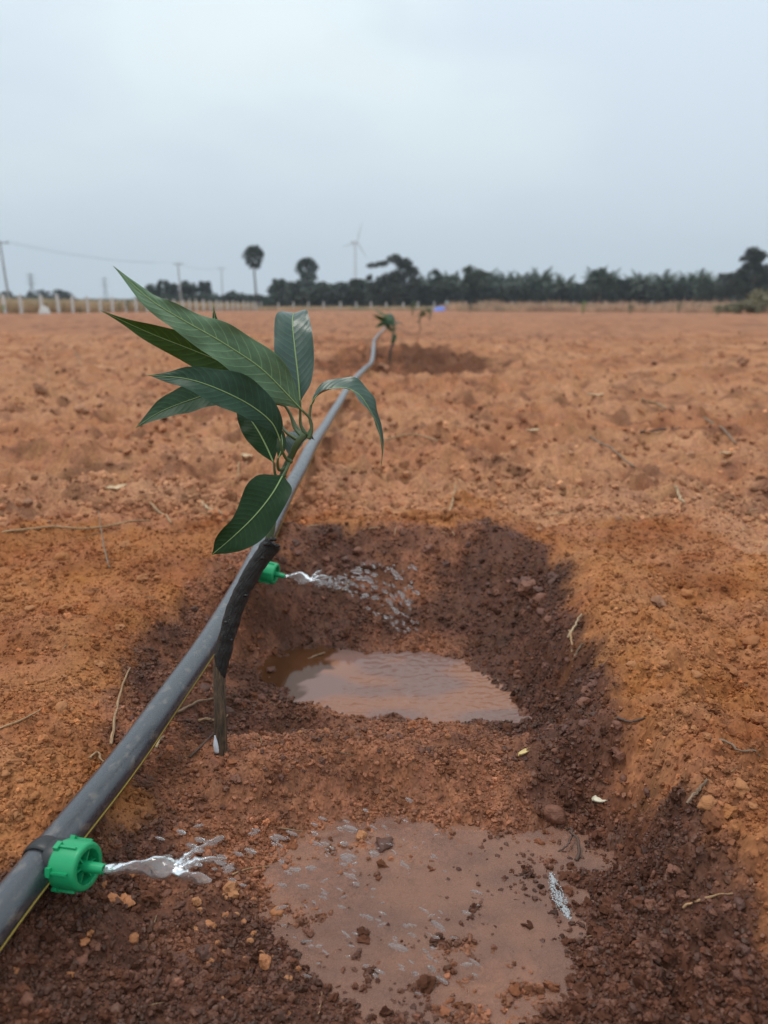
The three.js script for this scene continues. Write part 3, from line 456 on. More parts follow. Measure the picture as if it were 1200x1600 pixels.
  for (let i = 0; i < 70; i++) { const t = Math.pow(r(), 0.8), x = 0.075 + 0.20 * t, sp = 0.012 + 0.11 * t; const p = V3(x, 0.014 - 0.055 * t * t + (r() - 0.5) * sp * 0.8, (r() - 0.55) * sp * 1.5).add(j1.position); const b = 0.0010 + 0.0020 * r() * r(); l1.push([clampDrop(p), V3(1, -0.7 * t + 0.25 * (r() - 0.5), (r() - 0.5) * 0.6), b * (1.5 + 2.2 * r()), b]); }
  // thicker torn sheets of water past the end of the stream
  for (const [px, py, a, b] of [[283, 1300, 9, 3.4], [300, 1322, 11, 4.2], [312, 1312, 9, 4], [330, 1316, 12, 4.5], [342, 1310, 9, 4], [262, 1338, 8, 3], [275, 1345, 7, 3], [345, 1338, 8, 2.6], [372, 1334, 9, 3], [360, 1352, 7, 2.6], [395, 1302, 8, 2.4], [310, 1290, 8, 2], [250, 1310, 9, 2.2]]) { const p = at(px, py, 0.63); l1.push([clampDrop(p), V3(1, 0.15 * (r() - 0.3), (r() - 0.5) * 0.8), a * 0.63 / FPX, b * 0.63 / FPX]); }
  // splashes leaping off the shallow water
  for (let i = 0; i < 75; i++) { const px = 430 + 330 * r(), py = 1300 + 230 * r(), g = level(px, py, FILM_Y + 0.006 + 0.02 * r()); const b = 0.0007 + 0.0013 * r() * r(); l1.push([clampDrop(g), V3(0.8, 0.5 - r(), 0.6 * r()), b * (2 + 2.6 * r()), b]); }
  for (let i = 0; i < 130; i++) { const t = Math.pow(r(), 0.8), x = 0.06 + 0.17 * t, sp = 0.012 + 0.12 * t; const p = V3(x, -0.006 - 0.05 * t * t + (r() - 0.5) * sp * 0.9, (r() - 0.5) * sp * 1.5).add(j2.position); const b = 0.0014 + 0.0030 * r() * r(); l2.push([clampDrop(p), V3(1, -0.8 * t + 0.3 * (r() - 0.5), (r() - 0.5) * 0.6), b * (1.3 + 1.6 * r()), b]); }
  drops('water_spray', 'loose water drops of the foreground spray', l1);
  drops('water_spray_001', 'loose water drops of the spray behind the stem', l2);
  // the single clear drop falling below the foreground nozzle
  const dg = new THREE.SphereGeometry(0.0042, 20, 14); dg.translate(0, 0.004, 0); const drop = single('water_drop', dg, water, 'single clear water drop under the foreground nozzle', 'water drop'); const dp = onGround(123, 1402); drop.position.copy(dp);
}

// ---------------------------------------------------------------- clods, pebbles, crumbs
const LUMPS = [1, 2, 3, 4, 5, 6].map((s) => (s % 2 ? lump(s, 3, 0.55, 1.15) : lump(s, 2, 0.65, 1.2, true))), GRITS = [11, 12, 13].map((s) => lump(s, 1, 0.6, 1.3, true));
{
  const r = rng(42), mats = { wet: [std(rgb(0.13, 0.051, 0.031), 0.7), std(rgb(0.175, 0.068, 0.038), 0.72), std(rgb(0.10, 0.04, 0.026), 0.65)], dry: [std(rgb(0.35, 0.135, 0.045), 0.95), std(rgb(0.37, 0.155, 0.062), 0.95), std(rgb(0.30, 0.112, 0.040), 0.95)], field: [std(rgb(0.40, 0.20, 0.11), 0.96), std(rgb(0.28, 0.135, 0.075), 0.96)], orange: [std(rgb(0.38, 0.145, 0.055), 0.7), std(rgb(0.40, 0.17, 0.07), 0.75)] };
  for (const k in mats) for (const m of mats[k]) { m.bumpMap = soilBump; m.bumpScale = 0.0012; }
  const lumpsUv = LUMPS.map((g) => { const p = g.attributes.position, uv = []; for (let i = 0; i < p.count; i++) uv.push(p.getX(i) * 0.03 + p.getZ(i) * 0.01, p.getY(i) * 0.03 - p.getZ(i) * 0.02); g.setAttribute('uv', new THREE.Float32BufferAttribute(uv, 2)); return g; });
  const clod = (name, px, py, rad, mat, label, cat, group, sink = 0.5) => {
    const g = onGround(px, py), d = Math.hypot(g.x, g.y - CAM_H, g.z), s = rad * d / FPX, m = single(name, lumpsUv[Math.floor(r() * 6)], mat, label, cat, group);
    m.position.set(g.x, H(g.x, g.z) + s * (0.8 - sink * 1.3), g.z); m.scale.set(s * (0.85 + 0.3 * r()), s * (0.85 + 0.25 * r()), s * (0.85 + 0.3 * r())); m.rotation.set(r() * 0.5, r() * 6.3, r() * 0.5); return m;
  };
  clod('pebble', 414, 1508, 9.5, mats.orange[0], 'round orange pebble left of the shallow water', 'pebble', undefined, 0.2);
  clod('pebble', 564, 1311, 8.5, mats.orange[1], 'pale orange pebble at the edge of the shallow water', 'pebble', undefined, 0.2);
  clod('pebble', 483, 1463, 8, mats.wet[1], 'reddish pebble lying in the shallow water', 'pebble', undefined, 0.2);
  clod('soil_clod', 597, 1326, 15, mats.wet[2], 'dark brown clod standing in the shallow water', 'clod');
  clod('soil_clod', 826, 920, 17, mats.wet[1], 'rounded clod high on the far wet wall', 'clod');
  clod('soil_clod', 1105, 1258, 13, mats.dry[1], 'square orange clod on the right bank', 'clod');
  clod('soil_clod', 1027, 943, 11, mats.field[1], 'brown clod on the dry ground right of the rim', 'clod');
  clod('soil_clod', 360, 1397, 15, mats.orange[1], 'orange brown clod struck by the foreground spray', 'clod');
  clod('soil_clod', 222, 907, 10, mats.dry[1], 'pale round clod on the dry left bank', 'clod');
  clod('soil_clod', 866, 1275, 16, mats.wet[1], 'wet clod at the head of the shallow water', 'clod');
  const zone = (n, x0, x1, y0, y1, smin, smax, mat, name, label, group, ok) => { for (let i = 0, t = 0; i < n && t < n * 8; t++) { const px = lerp(x0, x1, r()), py = lerp(y0, y1, r()); if (ok && !ok(px, py)) continue; clod(name, px, py, smin + (smax - smin) * Math.pow(r(), 2.2), mat[Math.floor(r() * mat.length)], label, name === 'pebble' ? 'pebble' : 'clod', group); i++; } };
  const wetAt = (px, py) => { const g = level(px, py, -0.02); return inside(WET, g.x, g.z) > 0.01 && inside(POOL, g.x, g.z) < -0.04 && inside(FILM, g.x, g.z) < -0.02; }, dryAt = (px, py) => { const g = level(px, py, 0); return inside(WET, g.x, g.z) < -0.01; };
  zone(44, 930, 1190, 1230, 1580, 4, 11, mats.wet, 'soil_clod', 'wet brown clod heaped on the lower right bank', 'clods on the lower right bank', wetAt);
  zone(30, 780, 990, 900, 1240, 5, 12, mats.wet, 'soil_clod', 'dark wet clod on the right wall of the basin', 'clods on the right wall', wetAt);
  zone(36, 380, 860, 850, 1000, 4, 10, mats.wet, 'soil_clod', 'wet lump on the far wall of the basin', 'lumps on the far wall', wetAt);
  zone(40, 20, 460, 1330, 1590, 5, 12, [...mats.wet, ...mats.wet, mats.orange[0]], 'soil_clod', 'brown crumbly clod in the near left foreground', 'clods in the near left', wetAt);
  zone(26, 200, 460, 930, 1240, 4, 9, mats.wet, 'soil_clod', 'wet clod round the foot of the sapling', 'clods round the stem', wetAt);
  zone(34, 5, 260, 850, 1300, 5, 11, mats.dry, 'soil_clod', 'orange clod on the dry left bank', 'clods on the left bank', dryAt);
  zone(34, 960, 1195, 900, 1330, 5, 12, mats.dry, 'soil_clod', 'orange clod on the dry right bank', 'clods on the right bank', dryAt);
  zone(30, 430, 700, 1140, 1280, 3, 7, [...mats.wet, mats.orange[0]], 'pebble', 'small pebble on the washed mound between the waters', 'pebbles on the mound', wetAt);
  zone(22, 300, 470, 1400, 1590, 4, 8, mats.orange, 'pebble', 'small orange pebble in the near foreground gravel', 'orange pebbles in the foreground', wetAt);
  zone(16, 398, 478, 1056, 1108, 3, 7, mats.wet, 'pebble', 'small wet stone along the left shore of the puddle', 'stones at the puddle shore');
  zone(60, 10, 1190, 560, 830, 3, 8, mats.field, 'soil_clod', 'dull clod lying on the tilled field', 'clods on the field', (px, py) => Math.abs(px - 520) > 60);
  // crumbs and grit, too many to count
  const c = [0, 0, 0], m4 = new THREE.Matrix4(), q = new THREE.Quaternion(), e = new THREE.Euler(), col = new THREE.Color();
  const scatter = (name, label, n, geo, pick, rough) => {
    const list = []; for (let i = 0; i < n; i++) { const p = pick(); if (p) list.push(p); }
    const im = new THREE.InstancedMesh(geo, new THREE.MeshPhysicalMaterial({ color: 0xffffff, roughness: rough, specularIntensity: rough < 0.6 ? 0.6 : 0.25 }), list.length);
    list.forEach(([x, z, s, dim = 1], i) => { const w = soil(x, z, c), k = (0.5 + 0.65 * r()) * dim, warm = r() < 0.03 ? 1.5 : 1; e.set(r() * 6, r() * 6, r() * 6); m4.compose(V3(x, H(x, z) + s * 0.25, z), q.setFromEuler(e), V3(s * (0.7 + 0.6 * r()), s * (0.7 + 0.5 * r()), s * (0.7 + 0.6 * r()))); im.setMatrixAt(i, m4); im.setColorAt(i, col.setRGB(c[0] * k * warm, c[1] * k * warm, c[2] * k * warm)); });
    im.name = name; im.userData = { kind: 'stuff', label }; shade(im); scene.add(im);
  };
  const calm = (x, z) => inside(POOL, x, z) > 0 ? 0.02 : inside(FILM, x, z) > 0 ? 0.45 : 1;
  const pickNear = (smin, smax, pw) => () => { const z = -0.33 - 1.6 * Math.pow(r(), 1.5), w = 0.12 + 0.56 * -z, x = (r() * 2 - 1) * w; const cl = sstep(-0.35, 0.35, fbm(x * 13, z * 13, 2)); if (r() > 0.25 + 0.75 * cl || r() > calm(x, z)) return null; const wet = wetness(x, z) > 0.5; return [x, z, smin + (smax - smin) * Math.pow(r(), pw) * (wet ? 1 : 0.85)]; };
  const split = (pick, wet) => () => { const p = pick(); return p && (wetness(p[0], p[1]) > 0.5) === wet ? p : null; };
  scatter('soil_crumbs', 'loose dry soil crumbs on the banks', 110000, GRITS[0], split(pickNear(0.0007, 0.0042, 3), false), 0.95);
  scatter('wet_crumbs', 'wet soil crumbs covering the basin', 190000, GRITS[0], split(pickNear(0.0007, 0.0040, 3), true), 0.5);
  scatter('soil_grit', 'fine dry grit on the banks', 90000, GRITS[1], split(pickNear(0.0005, 0.0017, 1.6), false), 0.95);
  scatter('wet_grit', 'fine wet grit in the basin', 200000, GRITS[1], split(pickNear(0.0005, 0.0017, 1.6), true), 0.42);
  scatter('soil_lumps', 'small lumps of soil on the basin walls', 16000, LUMPS[1], () => { const p = pickNear(0.0022, 0.0072, 3.2)(); if (!p) return p; return (p[0] > 0.15 || p[1] < -1.2 || r() < 0.35) ? p : null; }, 0.85);
  scatter('field_lumps', 'clusters of dark turned lumps on the tilled field', 26000, LUMPS[4], () => { const z = -1.7 - 11 * Math.pow(r(), 1.8), x = (r() * 2 - 1) * 0.6 * -z; const cl = fbm(x * 1.7 + 9, z * 3.6, 3); if (r() > sstep(0.12, 0.5, cl) * 0.9 + 0.02) return null; return [x, z, (0.0025 + 0.011 * Math.pow(r(), 2.8)) * (1 - z * 0.06), 1.0]; }, 0.97);
  scatter('field_crumbs', 'loose crumbs on the tilled field', 40000, GRITS[2], () => { const z = -1.6 - 12 * Math.pow(r(), 2.2), x = (r() * 2 - 1) * 0.6 * -z; const cl = fbm(x * 2.2, z * 3.4, 3); if (r() > 0.15 + 0.85 * sstep(-0.1, 0.4, cl)) return null; return [x, z, (0.0015 + 0.009 * Math.pow(r(), 3.5)) * (1 - z * 0.05)]; }, 0.96);
}

// ---------------------------------------------------------------- twigs, straw, chips
{
  const pale = std(rgb(0.72, 0.47, 0.27), 0.85, { map: barkMap }), straw = std(rgb(0.76, 0.48, 0.26), 0.85, { map: barkMap }), grey = std(rgb(0.45, 0.31, 0.21), 0.85, { map: barkMap }), dark = std(rgb(0.09, 0.05, 0.035), 0.75), cream = std(rgb(0.88, 0.66, 0.42), 0.8, { map: barkMap });
  const r = rng(9);
  const twig = (name, pts, rpx, mat, label, cat, lift = []) => {
    const w = pts.map(([x, y], i) => { const p = onGround(x, y); p.y += (lift[i] ?? 0); return p; }), d = Math.hypot(w[0].x, w[0].y - CAM_H, w[0].z), rad = rpx * 0.8 * d / FPX;
    for (const p of w) p.y += rad * 0.7;
    const path = new THREE.CatmullRomCurve3(w, false, 'centripetal'), n = 12, mid = [];
    for (let i = 0; i <= n; i++) { const m = path.getPointAt(i / n); m.x += (r() - 0.5) * rad * 0.9; m.z += (r() - 0.5) * rad * 0.9; m.y = Math.max(m.y, H(m.x, m.z) + rad * 0.75); mid.push(m); }
    for (let k = 0; k < 2; k++) for (let i = 1; i < n; i++) mid[i].y = Math.max(mid[i].y, (mid[i - 1].y + mid[i + 1].y) / 2);
    const o = w[0].clone(), g = tube(mid.map((p) => p.clone().sub(o)), mid.map((_, i) => rad * (1 - 0.45 * i / (mid.length - 1)) * (0.85 + 0.3 * r())), { seg: 36, rad: 7, rough: 0.3, freq: 160 });
    const m = single(name, g, mat, label, cat); m.position.copy(o); return m;
  };
  twig('twig', [[175, 1166], [181, 1120], [190, 1085], [203, 1046]], 3.4, pale, 'straight pale twig lying left of the pipe on wet soil', 'twig');
  twig('straw', [[-10, 1143], [30, 1128], [68, 1108]], 2, straw, 'thin straw at the left edge on the dry bank', 'straw');
  twig('straw', [[-10, 840], [70, 832], [160, 828], [235, 816]], 3.0, straw, 'long pale straw lying along the top of the left bank', 'straw');
  twig('twig', [[170, 888], [162, 856], [156, 822]], 2, grey, 'thin dry stem crossing the long straw on the left bank', 'twig', [0, 0.01, 0.03]);
  twig('twig', [[235, 788], [252, 806], [268, 822]], 3.2, pale, 'short pale twig with a knotted end near the long straw', 'twig');
  twig('twig', [[312, 785], [326, 800], [346, 806]], 3.6, cream, 'curved pale twig piece left of the lowest leaf', 'twig');
  twig('straw', [[372, 756], [373, 738], [388, 724]], 2.2, straw, 'hooked straw below the leaf cluster', 'straw');
  twig('straw', [[78, 600], [70, 555], [60, 508]], 0.45, straw, 'dry grass stalk standing in the left field', 'straw', [0, 0.14, 0.30]);
  twig('straw', [[128, 572], [108, 540]], 0.8, straw, 'short slanting grass stalk in the left field', 'straw', [0, 0.06]);
  twig('straw', [[888, 1000], [897, 985], [908, 968]], 3.0, cream, 'pale fibre hanging on the right rim', 'straw', [0, 0.004, 0.006]);
  twig('straw', [[893, 1022], [892, 1003], [889, 986]], 2.6, straw, 'second pale fibre under the first on the right rim', 'straw');
  twig('twig', [[897, 1033], [904, 1019], [910, 1008]], 3.2, grey, 'short grey twig just below the rim fibres', 'twig');
  twig('twig', [[962, 1135], [985, 1130], [1008, 1124]], 2.6, dark, 'dark twig on the right wall of the basin', 'twig');
  twig('twig', [[1110, 1158], [1140, 1168], [1160, 1184], [1188, 1186]], 2.6, grey, 'forked dry twig on the right bank', 'twig');
  twig('twig', [[1074, 1258], [1088, 1243], [1106, 1224]], 4.0, grey, 'thick broken grey twig on the lower right bank', 'twig');
  twig('straw', [[1066, 1424], [1090, 1412], [1120, 1403], [1145, 1400]], 2.2, straw, 'bent straw on the heaped clods at lower right', 'straw');
  twig('root_fibre', [[1010, 1512], [1035, 1516], [1052, 1530], [1062, 1546]], 1.4, straw, 'fine root fibre on the mud at lower right', 'root');
  twig('twig', [[268, 1118], [300, 1106], [336, 1094]], 3.6, grey, 'brown twig lying against the stem foot', 'twig');
  twig('twig', [[296, 1186], [316, 1166], [334, 1146]], 2.4, dark, 'thin dark twig in front of the stem foot', 'twig');
  twig('twig', [[310, 1128], [335, 1130], [362, 1118]], 2.8, pale, 'pale twig crossing behind the stem', 'twig');
  twig('root_fibre', [[362, 1368], [392, 1358], [432, 1354]], 1.4, straw, 'fine curled root in the path of the spray', 'root');
  twig('root_fibre', [[494, 1598], [500, 1575], [503, 1553]], 1.4, straw, 'yellow root fibre at the bottom edge', 'root');
  twig('twig', [[470, 1052], [488, 1042], [508, 1034]], 2.4, grey, 'grey twig floating in the puddle', 'twig', [0.016, 0.016, 0.016]);
  twig('twig', [[535, 925], [543, 917], [550, 908]], 2.4, grey, 'short twig on the far wall near the second spray', 'twig');
  twig('straw', [[702, 804], [708, 782], [712, 758]], 3, straw, 'pale stalk lying beyond the far rim', 'straw');
  twig('straw', [[596, 690], [640, 688], [692, 692]], 2.4, straw, 'pale stalk lying right of the pipe in the field', 'straw');
  twig('twig', [[922, 684], [955, 705], [990, 732]], 2.4, grey, 'long thin twig in the right field', 'twig');
  twig('twig', [[1002, 626], [1024, 636], [1050, 650]], 2.6, pale, 'pale twig farther out in the right field', 'twig');
  twig('twig', [[1000, 678], [1030, 676], [1064, 670]], 2.2, dark, 'dark twig lying across the right field', 'twig');
  twig('twig', [[1052, 774], [1058, 780], [1068, 788]], 3.2, cream, 'short pale chip of wood in the right field', 'twig');
  twig('twig', [[1100, 655], [1128, 676], [1150, 694]], 2.2, grey, 'thin twig near the right edge of the field', 'twig');
  twig('twig', [[244, 1170], [249, 1160], [256, 1152]], 3.0, cream, 'small pale chip just right of the pipe', 'twig');
  twig('root_fibre', [[140, 1186], [152, 1178], [160, 1192], [172, 1186]], 2.6, pale, 'knotted pale root left of the pipe', 'root');
  twig('root_fibre', [[901, 1350], [903, 1334], [893, 1322], [890, 1306], [884, 1300]], 3.4, dark, 'dark forked root at the edge of the shallow water', 'root', [0.002, 0.012, 0.014, 0.008]);
  twig('root_fibre', [[893, 1322], [884, 1334], [872, 1336]], 2.2, dark, 'side prong of the dark root at the edge of the shallow water', 'root', [0.012, 0.008, 0.003]);
  twig('root_fibre', [[182, 1408], [176, 1396], [186, 1384]], 1.2, straw, 'hair root below the foreground nozzle', 'root');
  // curled chips and dry leaves: thin bent shells with thickness
  const chip = (name, px, py, len, wid, turn, mat, label, cat, bend = 0.5) => {
    const p = onGround(px, py), d = Math.hypot(p.x, p.y - CAM_H, p.z), s = d / FPX, g = new THREE.BoxGeometry(len * s, 0.0012, wid * s, 14, 1, 8), a = g.attributes.position;
    for (let i = 0; i < a.count; i++) { let x = a.getX(i) / (len * s), z = a.getZ(i) / (wid * s); const t = 1 - 0.75 * Math.pow(Math.abs(x * 2), 2.5); a.setXYZ(i, x * len * s, a.getY(i) + bend * wid * s * (x * x * 1.2 + z * z * 1.6) + 0.12 * wid * s * noise2(x * 4 + px, z * 3), z * wid * s * t + wid * s * bend * x * x); }
    g.computeVertexNormals(); const m = single(name, g, mat, label, cat); m.position.set(p.x, H(p.x, p.z) + 0.0035, p.z); m.rotation.y = turn; return m;
  };
  const yel = std(rgb(0.62, 0.46, 0.20), 0.6), wh = std(rgb(0.74, 0.66, 0.50), 0.6), buff = std(rgb(0.58, 0.42, 0.26), 0.8);
  chip('dry_chip', 818, 1181, 27, 8, 0.7, yel, 'yellow curled chip on the mud right of the puddle', 'chip', 0.7);
  chip('dry_chip', 938, 1255, 27, 14, 0.15, wh, 'cream white chip on the wet right bank', 'chip', 0.4);
  chip('dry_chip', 320, 1047, 14, 7, 1.0, yel, 'small yellow leaf scrap right of the pipe', 'leaf scrap', 0.4);
  chip('dry_leaf', 182, 768, 30, 18, 0.4, buff, 'crumpled pale dry leaf in the left field', 'dry leaf', 0.6);
  chip('dry_leaf', 386, 718, 22, 12, -0.6, buff, 'pale dry leaf below the leaf cluster', 'dry leaf', 0.5);
  chip('dry_leaf', 832, 676, 22, 12, 0.2, buff, 'pale dry leaf in the middle of the field', 'dry leaf', 0.5);
  chip('dry_leaf', 1140, 712, 34, 14, 0.2, buff, 'wide pale dry leaf near the right edge', 'dry leaf', 0.5);
  chip('dry_leaf', 930, 620, 26, 12, 0.1, buff, 'pale dry leaf far out right of the pipe', 'dry leaf', 0.5);
  // straw litter of the field
  const n = 700, bl = tube([V3(-0.5, 0, 0), V3(0, 0.05, 0.06), V3(0.5, 0, 0)], [0.03, 0.04, 0.02], { seg: 6, rad: 5 }), im = new THREE.InstancedMesh(bl, std(0xffffff, 0.85), n), m4 = new THREE.Matrix4(), q = new THREE.Quaternion(), col = new THREE.Color();
  for (let i = 0; i < n; i++) { const z = i < 130 ? -0.4 - 1.4 * r() : -1.5 - 10 * Math.pow(r(), 1.6), x = (r() * 2 - 1) * 0.62 * -z, s = (0.012 + 0.05 * r() * r()) * (i < 130 ? 0.55 : 1), k = (0.5 + 0.6 * r()) * (i < 130 ? 0.6 : 1); q.setFromEuler(new THREE.Euler((r() - 0.5) * 0.3, r() * 6.3, (r() - 0.5) * 0.4)); m4.compose(V3(x, H(x, z) + 0.002, z), q, V3(s, s * 0.7, s * 0.6)); im.setMatrixAt(i, m4); im.setColorAt(i, col.setRGB(0.52 * k, 0.34 * k, 0.19 * k)); }
  im.name = 'straw_litter'; im.userData = { kind: 'stuff', label: 'scraps of straw scattered over the soil' }; shade(im); scene.add(im);
}

// white bubbles added in place of a sky reflection at the shallow water edge
{
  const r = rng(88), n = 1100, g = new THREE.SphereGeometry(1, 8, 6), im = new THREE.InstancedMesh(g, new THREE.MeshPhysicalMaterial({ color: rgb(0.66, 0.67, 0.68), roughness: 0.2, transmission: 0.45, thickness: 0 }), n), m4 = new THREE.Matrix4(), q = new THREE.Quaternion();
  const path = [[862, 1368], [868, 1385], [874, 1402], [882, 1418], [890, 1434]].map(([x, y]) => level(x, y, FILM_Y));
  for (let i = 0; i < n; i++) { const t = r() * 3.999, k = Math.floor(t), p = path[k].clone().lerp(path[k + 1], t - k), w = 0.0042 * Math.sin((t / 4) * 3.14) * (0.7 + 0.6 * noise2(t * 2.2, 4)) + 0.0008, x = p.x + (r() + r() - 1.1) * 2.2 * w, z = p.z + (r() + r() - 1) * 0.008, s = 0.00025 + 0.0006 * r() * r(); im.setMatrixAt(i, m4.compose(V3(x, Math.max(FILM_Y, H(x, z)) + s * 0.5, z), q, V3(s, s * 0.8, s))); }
  im.name = 'glint_bubbles'; im.userData = { kind: 'stuff', label: 'white bubbles in place of a sky reflection along the right edge of the shallow water' }; shade(im); scene.add(im);
}

// ---------------------------------------------------------------- far edge of the field
const foliage = (r, g, b) => new THREE.MeshPhysicalMaterial({ color: rgb(r, g, b), roughness: 0.75, transmission: 0.25, thickness: 0, side: THREE.DoubleSide });
const LEAFM = [foliage(0.040, 0.062, 0.034), foliage(0.034, 0.050, 0.032), foliage(0.050, 0.070, 0.036), foliage(0.045, 0.058, 0.040)], trunkM = std(rgb(0.12, 0.095, 0.075), 0.9);
// leaf faces spread through clumps
function crownGeo(seed, clumps, per, size) {
  const r = rng(seed), pos = [], nor = [];
  for (const [cx, cy, cz, rx, ry, rz] of clumps) for (let i = 0, n = Math.max(per * 0.6, per * rx * ry * 0.55); i < n; i++) {
    const a = r() * 6.283, u = r() * 2 - 1, q = Math.sqrt(1 - u * u), rad = Math.pow(r(), 0.45) * (0.82 + 0.3 * noise3(q * Math.cos(a) * 2 + seed, u * 2, q * Math.sin(a) * 2));
    const c = V3(cx + rx * rad * q * Math.cos(a), cy + ry * rad * u, cz + rz * rad * q * Math.sin(a)), n = V3(r() - 0.5, r() * 0.9, r() - 0.5).normalize(), s = size * (0.5 + 0.9 * r()), t = V3(r() - 0.5, r() - 0.5, r() - 0.5).cross(n).normalize(), b = n.clone().cross(t);
    const p0 = c.clone().addScaledVector(t, s), p1 = c.clone().addScaledVector(b, s * 0.5), p2 = c.clone().addScaledVector(t, -s), p3 = c.clone().addScaledVector(b, -s * 0.5);
    for (const p of [p0, p1, p2, p0, p2, p3]) { pos.push(p.x, p.y, p.z); nor.push(n.x, n.y, n.z); }
  }
  const g = new THREE.BufferGeometry(); g.setAttribute('position', new THREE.Float32BufferAttribute(pos, 3)); g.setAttribute('normal', new THREE.Float32BufferAttribute(nor, 3)); return g;
}
function limbs(seed, h, n, spread) {                               // tapered trunk with forking limbs
  const r = rng(seed), list = [tube([V3(0, -0.3, 0), V3(0.1, h * 0.3, 0.05), V3(-0.05, h * 0.62, 0), V3(0.1, h * 0.9, 0)], [h * 0.035, h * 0.028, h * 0.02, h * 0.006], { seg: 10, rad: 7, rough: 0.2, freq: 3 })];
  for (let i = 0; i < n; i++) { const a = i / n * 6.283 + r(), y = h * (0.3 + 0.3 * r()), e = V3(Math.cos(a) * spread * (0.6 + 0.4 * r()), y + h * (0.2 + 0.22 * r()), Math.sin(a) * spread * (0.6 + 0.4 * r())); list.push(tube([V3(0, y, 0), e.clone().multiplyScalar(0.5).add(V3(0, y * 0.45, 0)), e], [h * 0.014, h * 0.009, h * 0.003], { seg: 6, rad: 5 })); }
  return mergeGeometries(list);
}
function broadClumps(seed, h, w, n) { const r = rng(seed), out = []; for (let i = 0; i < n; i++) { const a = r() * 6.283, d = Math.sqrt(r()) * w * 0.36, y = h * (0.38 + 0.5 * r()), k = 1 - 0.45 * Math.abs((y / h - 0.55) / 0.4); const s = w * (0.13 + 0.12 * r()) * k; out.push([Math.cos(a) * d * k, Math.min(y, h - s * 0.8), Math.sin(a) * d * k, s * 1.15, s * 0.85, s * 1.15]); } return out; }
const broad = [1, 2, 3, 4, 5].map((s) => ({ crown: crownGeo(s * 31, broadClumps(s * 13, 10, 9, 24), 120, 0.42), trunk: limbs(s, 8.5, 6, 3) }));
const bush = [1, 2, 3].map((s) => ({ crown: crownGeo(s * 57, broadClumps(s * 19, 6, 9, 14).map((c) => [c[0], c[1] - 1.6, c[2], c[3], c[4], c[5]]), 120, 0.36), trunk: limbs(s + 9, 4, 6, 2.5) }));
const bigTree = { crown: crownGeo(91, [[-4.6, 9.6, 0, 1.7, 0.7, 1.5], [-2.4, 9.9, 1, 1.6, 0.8, 1.5], [0.2, 10.9, 0, 2.2, 1.2, 2], [2.4, 9.9, -0.5, 2.2, 1.6, 2], [4.0, 8.2, 0, 2.0, 1.7, 2], [4.6, 6.0, 1, 1.8, 1.6, 2], [1.0, 7.0, 0, 3.0, 2.2, 2.6], [-2.0, 6.2, 0, 2.6, 1.9, 2.4], [-4.2, 5.0, 0.4, 2.0, 1.6, 2], [0.4, 4.2, 1, 4.2, 2.2, 2.6], [3.4, 3.6, 0, 2.2, 1.8, 2.2], [-3.6, 3.0, 0, 2.4, 1.8, 2.2], [-5.4, 7.0, 0, 0.8, 0.9, 0.8]], 230, 0.4), trunk: limbs(77, 10, 9, 4.2) };
const tallTree = { crown: crownGeo(95, [[-0.4, 13.2, 0, 2.4, 1.5, 2], [0.8, 11.6, 0, 2.0, 1.4, 1.6], [-1.2, 10.0, 0, 2.0, 1.5, 1.8], [1.4, 9.2, 0, 2.2, 1.5, 1.8], [3.6, 7.0, 0, 2.0, 1.6, 1.8], [-3.4, 6.6, 0, 2.0, 1.6, 1.8], [1.8, 12.4, 0, 1.6, 1.2, 1.6], [-2.2, 11.8, 0, 1.6, 0.9, 1.5], [0.2, 10.4, 0, 1.9, 1.6, 1.8], [-2.6, 8.6, 0, 1.9, 1.3, 1.8], [2.6, 8.8, 0.4, 2.2, 1.2, 1.8], [0, 7.4, 0, 3.2, 2.0, 2.6], [-1.6, 5, 0, 3, 2, 2.6], [2.6, 5.2, 0, 2.6, 2, 2.4], [0.6, 3.2, 0, 3.6, 2, 2.6]], 230, 0.4), trunk: limbs(78, 12, 8, 3) };
function frond(len, droop, seed) {                                 // feather leaf along +x: rachis and rows of leaflets
  const r = rng(seed), pos = [], N = 26;
  const mid = (t) => V3(len * t * (1 - 0.25 * droop * t), len * (0.42 * t - droop * t * t), 0);
  for (let i = 1; i < N; i++) for (const s of [-1, 1]) { const t = i / N, c = mid(t), c2 = mid(t + 0.035), l = len * 0.30 * Math.sin(Math.PI * Math.pow(t, 0.7)) + 0.1, tip = c.clone().add(V3(l * 0.5, -l * (0.45 + 0.3 * r()), s * l * 0.8)); pos.push(c.x, c.y, c.z, c2.x, c2.y, c2.z, tip.x, tip.y, tip.z); }
  const k = new THREE.BufferGeometry(); k.setAttribute('position', new THREE.Float32BufferAttribute(pos, 3)); k.computeVertexNormals();
  const t2 = tube([0, 0.3, 0.6, 1].map(mid), [0.06, 0.05, 0.03, 0.01], { seg: 8, rad: 4 }).toNonIndexed(); t2.deleteAttribute('uv');
  return mergeGeometries([k, t2]);
}
function palmVariant(seed, h) {
  const r = rng(seed), fr = []; for (let i = 0; i < 20; i++) { const lift = 1.15 * Math.pow(i / 19, 0.9) - 0.35, f = frond(3.6 + r() * 1.0, 0.30 + 0.5 * (1 - i / 19), seed * 9 + i); f.rotateZ(lift); f.rotateY(i * 2.4 + r() * 0.4); f.translate(0, h, 0); fr.push(f); }
  return { crown: mergeGeometries(fr), trunk: tube([V3(0, -0.3, 0), V3(0.25, h * 0.4, 0.1), V3(0.1, h * 0.75, 0), V3(0, h + 0.1, 0)], [0.24, 0.17, 0.14, 0.12], { seg: 12, rad: 7 }) };
}
const palms = [palmVariant(3, 5.6), palmVariant(5, 5.0), palmVariant(8, 6.2)];
